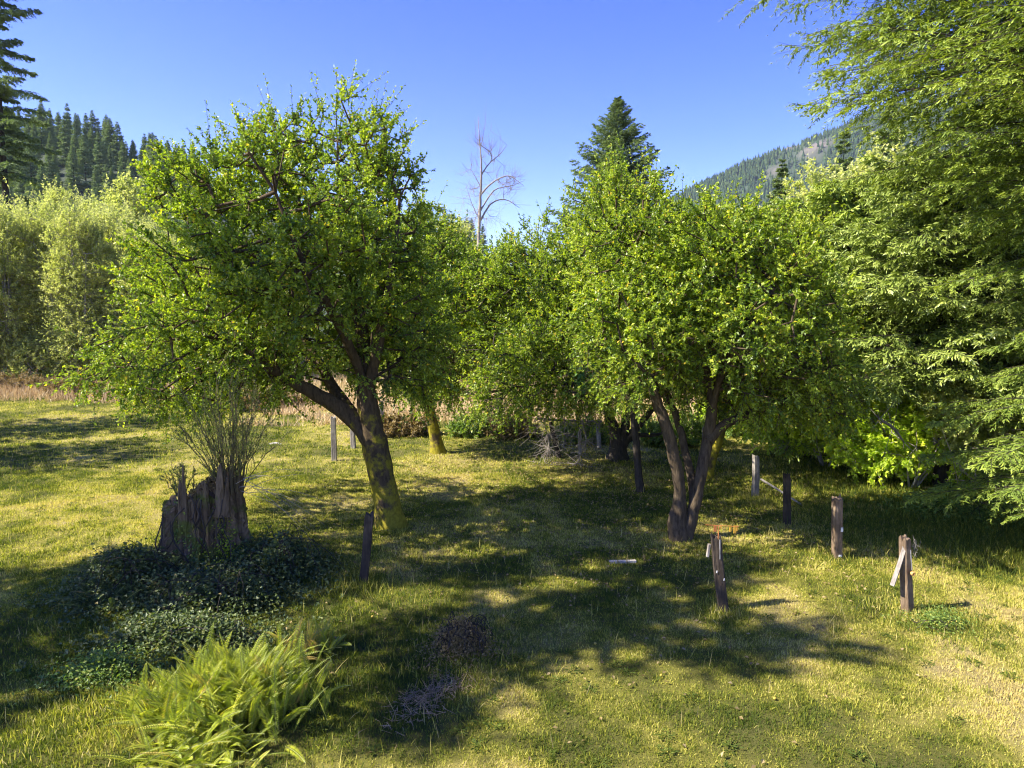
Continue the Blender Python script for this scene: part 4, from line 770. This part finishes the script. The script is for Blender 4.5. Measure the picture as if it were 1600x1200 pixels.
def spire(x, y, z0, z1, w_, d_, ln=0):
    n = 9; V = []; K2 = 10; t2 = np.arange(K2)*2*math.pi/K2
    for i in range(n):
        f_ = i/(n-1); q = 1-.75*f_**2.5; jj = 1+.12*rg.normal(0, 1, K2); V.append(np.stack([x+ln*f_+np.cos(t2)*w_*q*jj, y+np.sin(t2)*d_*q*jj, np.full(K2, z0+(z1-z0)*f_)+(.05*rg.normal(0, 1, K2) if i == n-1 else 0)], 1))
    V.append([[x+ln, y, z1+.02]]); V = np.vstack(V); j = np.arange(K2); j2 = (j+1) % K2; T = []
    for i in range(n-1): T += [np.stack([i*K2+j, i*K2+j2, (i+1)*K2+j2], 1), np.stack([i*K2+j, (i+1)*K2+j2, (i+1)*K2+j], 1)]
    T.append(np.stack([(n-1)*K2+j, (n-1)*K2+j2, np.full(K2, n*K2)], 1)); return V, np.vstack(T)
for (px, z0, z1, w_, ln) in ((308, 80, 150, 6, -.02), (312, 70, 168, 5, 0), (364, 90, 170, 8, .02), (374, 90, 148, 5, .03)):
    V, T = spire((px-322)*s, -.50 if px < 340 else -.42, z0*s, z1*s, w_*s, w_*s*.8, ln); MB().add(V, T).build('spire', M['stump'], root)
mb = MB()
for i in range(12):       # loose bark strips, roots and vines draped on the face
    x0 = rg.uniform(-58, 55)*s; z0 = rg.uniform(80, 135)*s; dx = rg.normal(0, .12); L = rg.uniform(.4, 1.2)
    pts_ = [(x0+dx*t_2*2+.06*math.sin(t_2*7+i), -.56-.12*math.sin(t_2*3)-rg.uniform(0, .05), z0-L*t_2, .012) for t_2 in np.linspace(0, 1, 6)]
    V, T = sweep(catmull(np.array(pts_), .1), 5, .2, i); mb.add(V, T)
mb.build('vine', M['bark_dark'], root, smooth=True)
n = 1500; x = rg.uniform(-46, 48, n)*s; y = rg.uniform(-36, 30, n)*s; z = np.interp(x/(49*s), [-1, -.4, .3, 1], [84, 108, 140, 128])*s+rg.uniform(-.02, .09, n)
p = np.stack([x, y, z], 1); d = rg.normal(0, 1, (n, 3))*[1, 1, .5]; KV, KT = kites(p, d, rg.normal(0, 1, (n, 3)), rg.uniform(.04, .14, n), rg.uniform(.01, .03, n)); MB().add(KV, KT, np.repeat(rg.uniform(0, .6, n), 4)).build('debris', M['brown'], root)
n = 900; a_ = rg.uniform(math.pi*1.02, math.pi*1.98, n); zz = rg.uniform(.15, 1.5, n); k_ = fbm(a_*3, zz*2, 71) > .5; a_, zz = a_[k_], zz[k_]; n = len(a_)
rr_ = 52*s*(1.12-.12*zz)+.03; p = np.stack([rr_*np.cos(a_), rr_*np.sin(a_)*.86, zz], 1); KV, KT = kites(p, rg.normal(0, 1, (n, 3))+[0, 0, -.6], rg.normal(0, .4, (n, 3))+np.stack([np.cos(a_), np.sin(a_), 0*a_+.5], 1), rg.uniform(.04, .075, n), .035); MB().add(KV, KT, np.repeat(rg.uniform(0, 1, n), 4)).build('ivy', M['hedge'], root)
# shrub on the stump
def broom(label, px, py, Yb, hpx, wpx, n, seed, leaf='broom', nl=30, name='broom_shrub', thick=.012, lean=0):
    b = P(px, py, Yb); sc = Yb/F; rgb = np.random.default_rng(seed); root = empty(name, b, label, 'shrub'); tb = MB(); lb = []; ld = []
    for i in range(n):
        a_ = rgb.uniform(0, 6.28); rad = rgb.uniform(0, 1)**.7*wpx*sc; hh = hpx*sc*rgb.uniform(.45, 1.05)*(1-.25*(rad/(wpx*sc))); e = np.array([math.cos(a_)*rad+lean*hh, math.sin(a_)*rad*.7, hh])
        c = np.array([e[0]*.25, e[1]*.25, hh*.5]); t = np.linspace(0, 1, 9)[:, None]; pts_ = 2*t*(1-t)*c+t*t*e+np.array([math.cos(a_), math.sin(a_), 0])*rgb.uniform(.02, .25); pts_ = pts_+rgb.normal(0, .03, pts_.shape)*t
        V, T = tubes(pts_[:-1], pts_[1:], thick*(1-t[:-1, 0]*.75), thick*(1-t[1:, 0]*.75), 4); tb.add(V, T)
        for k_ in range(7):
            u_ = rgb.integers(3, 9); p = pts_[u_-1]; d = nrm(pts_[u_-1]-pts_[u_-2])+rgb.normal(0, .45, 3); d[2] += .3; d = nrm(d); L = rgb.uniform(.15, .45)*hpx/150
            V, T = tubes(p[None], (p+d*L)[None], .005, .002, 3); tb.add(V, T)
            q = rgb.uniform(0, 1, nl); lb.append(p+d*L*q[:, None]); ld.append(d*.8+rgb.normal(0, .5, (nl, 3)))
    tb.build('stem', M['twig'], root, smooth=True); lb = np.vstack(lb); ld = np.vstack(ld)
    KV, KT = kites(lb, ld, rgb.normal(0, .6, lb.shape)+[0, -.2, .6], .038*rgb.uniform(.6, 1.3, len(lb)), .014); MB().add(KV, KT, np.repeat(rgb.uniform(0, 1, len(lb)), 4)).build('foliage', M[leaf], root)
broom('upright feathery shrub with thin dark stems growing out of the stump', 362, 768, Yst, 215, 85, 44, 31)
broom('small feathery shrub growing behind the low end of the stump', 283, 775, Yst+.6, 62, 34, 12, 32)
# long bare arching canes right of stump
mb = MB(); b = P(385, 762, Yst-.2); rgc = np.random.default_rng(9)
for i in range(12):
    L = rgc.uniform(.5, 1.5); zz = rgc.uniform(-.9, .35); e = np.array([L, rgc.uniform(-.4, .3), zz*L]); t = np.linspace(0, 1, 8)[:, None]; pts_ = t*e+np.array([0, 0, 1.])*(.35*L*t*(1-t))
    pts_ = pts_+rgc.normal(0, .12, 3)*[1, 1, .8]; V, T = tubes(pts_[:-1], pts_[1:], .006*(1-t[:-1, 0]*.7), .006*(1-t[1:, 0]*.7), 4); mb.add(V, T)
o = mb.build('bare_cane', M['bark_dead'], None, smooth=True); o.location = b; tag(o, 'tangle of bare grey arching canes off the stump edge', 'branch')

# ------------------------------------------------------------------ brambles round the stump
def bramble(label, px, py, rx, ry, hz, n, seed, leaf='bramble', ll=.065, lw=.045, name='bramble_bush', canes=30, cat='bush', group='brambles round the stump', nl=12, bark='bark_dark'):
    b = G(px, py); rgb = np.random.default_rng(seed); root = empty(name, b, label, cat, group); tb = MB()
    th = rgb.uniform(0, 6.28, n); r = np.abs(rgb.normal(0, .62, n)); x = np.cos(th)*r*rx; y = np.sin(th)*r*ry; z = hz*np.exp(-1.5*r**2)*np.clip(2.6*fbm(x*1.3+seed, y*1.3, seed, 3)-.45, .1, 2)*rgb.uniform(.2, 1.1, n)+.03
    gz = gh(x+b[0], y+b[1])-b[2]; c = np.stack([x, y, z+gz], 1)
    lb = c[:, None]+rgb.normal(0, .09, (n, nl, 3)); lb = lb.reshape(-1, 3); ld = rgb.normal(0, 1, lb.shape)*[1, 1, .6]
    cl = np.repeat(rgb.uniform(0, 1, n), nl); v = np.clip(.5*cl+.5*rgb.uniform(0, 1, len(lb)), 0, 1); sz = rgb.uniform(.6, 1.3, len(lb))
    KV, KT = kites(lb, ld, rgb.normal(0, .5, lb.shape)+[0, 0, 1], ll*sz, lw*sz)
    for i in range(canes):
        a_ = rgb.uniform(0, 6.28); rr = rgb.uniform(.5, 1.1); e = np.array([math.cos(a_)*rx*rr, math.sin(a_)*ry*rr, .05]); s0 = np.array([rgb.normal(0, rx*.3), rgb.normal(0, ry*.3), 0.]); t = np.linspace(0, 1, 9)[:, None]
        pts_ = s0+(e-s0)*t+np.array([0, 0, 1.])*t*(1-t)*hz*rgb.uniform(1.5, 4.3)+rgb.normal(0, .02, (9, 3)); V, T = tubes(pts_[:-1], pts_[1:], .007, .005, 4); tb.add(V, T)
    tb.build('cane', M[bark], root, smooth=True); MB().add(KV, KT, np.repeat(v, 4)).build('foliage', M[leaf], root)
bramble('dark bramble mound left of the stump foot', 205, 930, 1.15, .9, .75, 1100, 301)
bramble('dark bramble mound directly before the stump', 330, 945, 1.25, .9, .6, 1200, 302)
bramble('leafy bramble mound at the right foot of the stump', 435, 905, .95, .8, .75, 900, 303, ll=.08, lw=.055)
bramble('low shaded bramble patch between the stump and the fern', 290, 1010, 1.3, .55, .38, 900, 304)
bramble('climbing bramble leaves on the front face of the stump', 345, 900, .35, .3, 1.25, 260, 305, 'vine', .05, .035)
bramble('small round brown tuft of dry canes and dead leaves on the lawn', 725, 1030, .44, .34, .42, 700, 306, 'brown', .032, .02, name='small_bush', canes=45, group=None, bark='bark_dark')
bramble('weed clump with fresh green leaves beside the brown post foot', 1462, 985, .55, .35, .14, 170, 307, 'hedge', .035, .022, name='weed_clump', canes=4, group=None)
bramble('low bramble thicket in the shade below the fir boughs', 1540, 800, 2.2, 1.2, .5, 1500, 308, 'hedge', .08, .055, group=None)
bramble('weedy green patch left of the bright fern', 165, 1060, .7, .5, .22, 420, 309, 'hedge', .05, .03, name='weed_clump', canes=10, group=None)
# dead reddish twigs by small bush
mb = MB(); b = G(680, 1085); rgc = np.random.default_rng(12); n = 700; p = rgc.normal(0, .22, (n, 3))*[.8, 1.7, 0]+[0, 0, .02]; p[:, 0] += p[:, 1]*.5+.1*np.sin(p[:, 1]*9); p[:, 2] += rgc.uniform(0, .06, n); d = rgc.normal(0, 1, (n, 3))*[1, 1, .35]
V, T = tubes(p, p+nrm(d)*rgc.uniform(.05, .2, n)[:, None], .004, .002, 3); mb.add(V, T, np.repeat(rgc.uniform(0, .5, n), 6)); o = mb.build('dead_bracken', M['deadgrass'], None); o.location = b; tag(o, 'dead reddish brown twigs and bracken lying near the small round bush', 'litter', kind='stuff')

# ------------------------------------------------------------------ ferns
def fern(label, px, py, n, L, seed, up=(.5, 1.3), spread=.3, leaf='fern', shift=0., group='sword ferns', dryf=.03):
    b = G(px, py); rgf = np.random.default_rng(seed); root = empty('fern', b, label, 'fern', group); st = MB(); kb = []; kd = []; kn = []; kl_ = []; kv = []
    for i in range(n):
        a_ = rgf.uniform(0, 6.28); el = rgf.uniform(*up); Lf = L*rgf.uniform(.65, 1.12); o_ = np.array([math.cos(a_), math.sin(a_), 0]); s0 = np.array([rgf.normal(0, spread)+0, rgf.normal(0, spread*.7), 0]); o_[0] += shift
        N_ = 38; t = np.linspace(0, 1, N_+1); ang = el-t*rgf.uniform(.3, 1.0); stp = Lf/N_; dx = np.cos(ang)*stp; dz = np.sin(ang)*stp
        pts_ = s0+np.stack([np.cumsum(dx)*o_[0], np.cumsum(dx)*o_[1], np.cumsum(dz)], 1); pts_[:, 2] = np.maximum(pts_[:, 2], .02)
        V, T = tubes(pts_[:-1], pts_[1:], .004, .003, 3); st.add(V, T, .6)
        tg = nrm(np.gradient(pts_, axis=0)); sdv = nrm(np.cross(tg, [0, 0, 1.])); nn = np.cross(sdv, tg); tw = rgf.normal(0, .5); sdv2 = sdv*math.cos(tw)+nn*math.sin(tw); nn2 = nn*math.cos(tw)-sdv*math.sin(tw)
        pl = .085*L/1.0*1.0*np.sin(np.clip(t*.92+.10, 0, 1)*math.pi)**.55*rgf.uniform(.8, 1.1); dry = rgf.uniform() < dryf; fv = rgf.uniform(.2, .85)
        for sg in (-1, 1):
            sel = slice(3, None); kb.append(pts_[sel]); kd.append((sdv2*sg+tg*.35+nn2*.25)[sel]); kn.append(nn2[sel]); kl_.append(pl[sel]); kv.append(np.full(len(pts_)-3, 1. if dry else 0)+np.clip(fv+rgf.normal(0, .1, len(pts_)-3), 0, .92)*(not dry))
    kb = np.vstack(kb); KV, KT = kites(kb, np.vstack(kd), np.vstack(kn), np.concatenate(kl_), .0165*L, .1, .2)
    st.build('stalk', M['broom'], root); MB().add(KV, KT, np.repeat(np.concatenate(kv), 4)).build('frond', M[leaf], root)
fern('large bright yellow green sword fern in full sun', 378, 1118, 400, .82, 401, (.95, 1.53), .42, shift=-.0)
fern('left flank fern of the sunlit clump with shorter fronds', 290, 1130, 200, .64, 402, (.75, 1.45), .3, shift=-.1)
fern('low flat fern at the very front of the sunlit clump', 310, 1190, 150, .55, 403, (.25, 1.0), .3)
fern('smaller browning fern behind the sunlit clump', 480, 1025, 60, .55, 404, (.6, 1.4), .2, dryf=.3)
fern('shaded dark fern at left of the stump foot', 195, 915, 60, .95, 405, (.4, 1.2), .25, 'bramble')
fern('small fern low beside the stump in shade', 150, 950, 40, .7, 406, (.3, 1.1), .2, 'bramble')

# ------------------------------------------------------------------ haze
m = NT('haze_air'); m.t.nodes.remove(m.bs); vp = m.n('ShaderNodeVolumePrincipled'); vp.inputs['Color'].default_value = (.75, .85, 1, 1); vp.inputs['Density'].default_value = .00007; vp.inputs['Anisotropy'].default_value = .2
m.l(vp.outputs[0], m.out.inputs['Volume'])
V = np.array([(x, y, z) for z in (-8., 900.) for x, y in ((-9500, -9500), (9500, -9500), (9500, 9500), (-9500, 9500))]); T = np.array([(0, 2, 1), (0, 3, 2), (4, 5, 6), (4, 6, 7), (0, 1, 5), (0, 5, 4), (1, 2, 6), (1, 6, 5), (2, 3, 7), (2, 7, 6), (3, 0, 4), (3, 4, 7)])
tag(MB().add(V, T).build('haze', m.m), 'thin blue haze in the air over the valley', 'haze', kind='stuff')
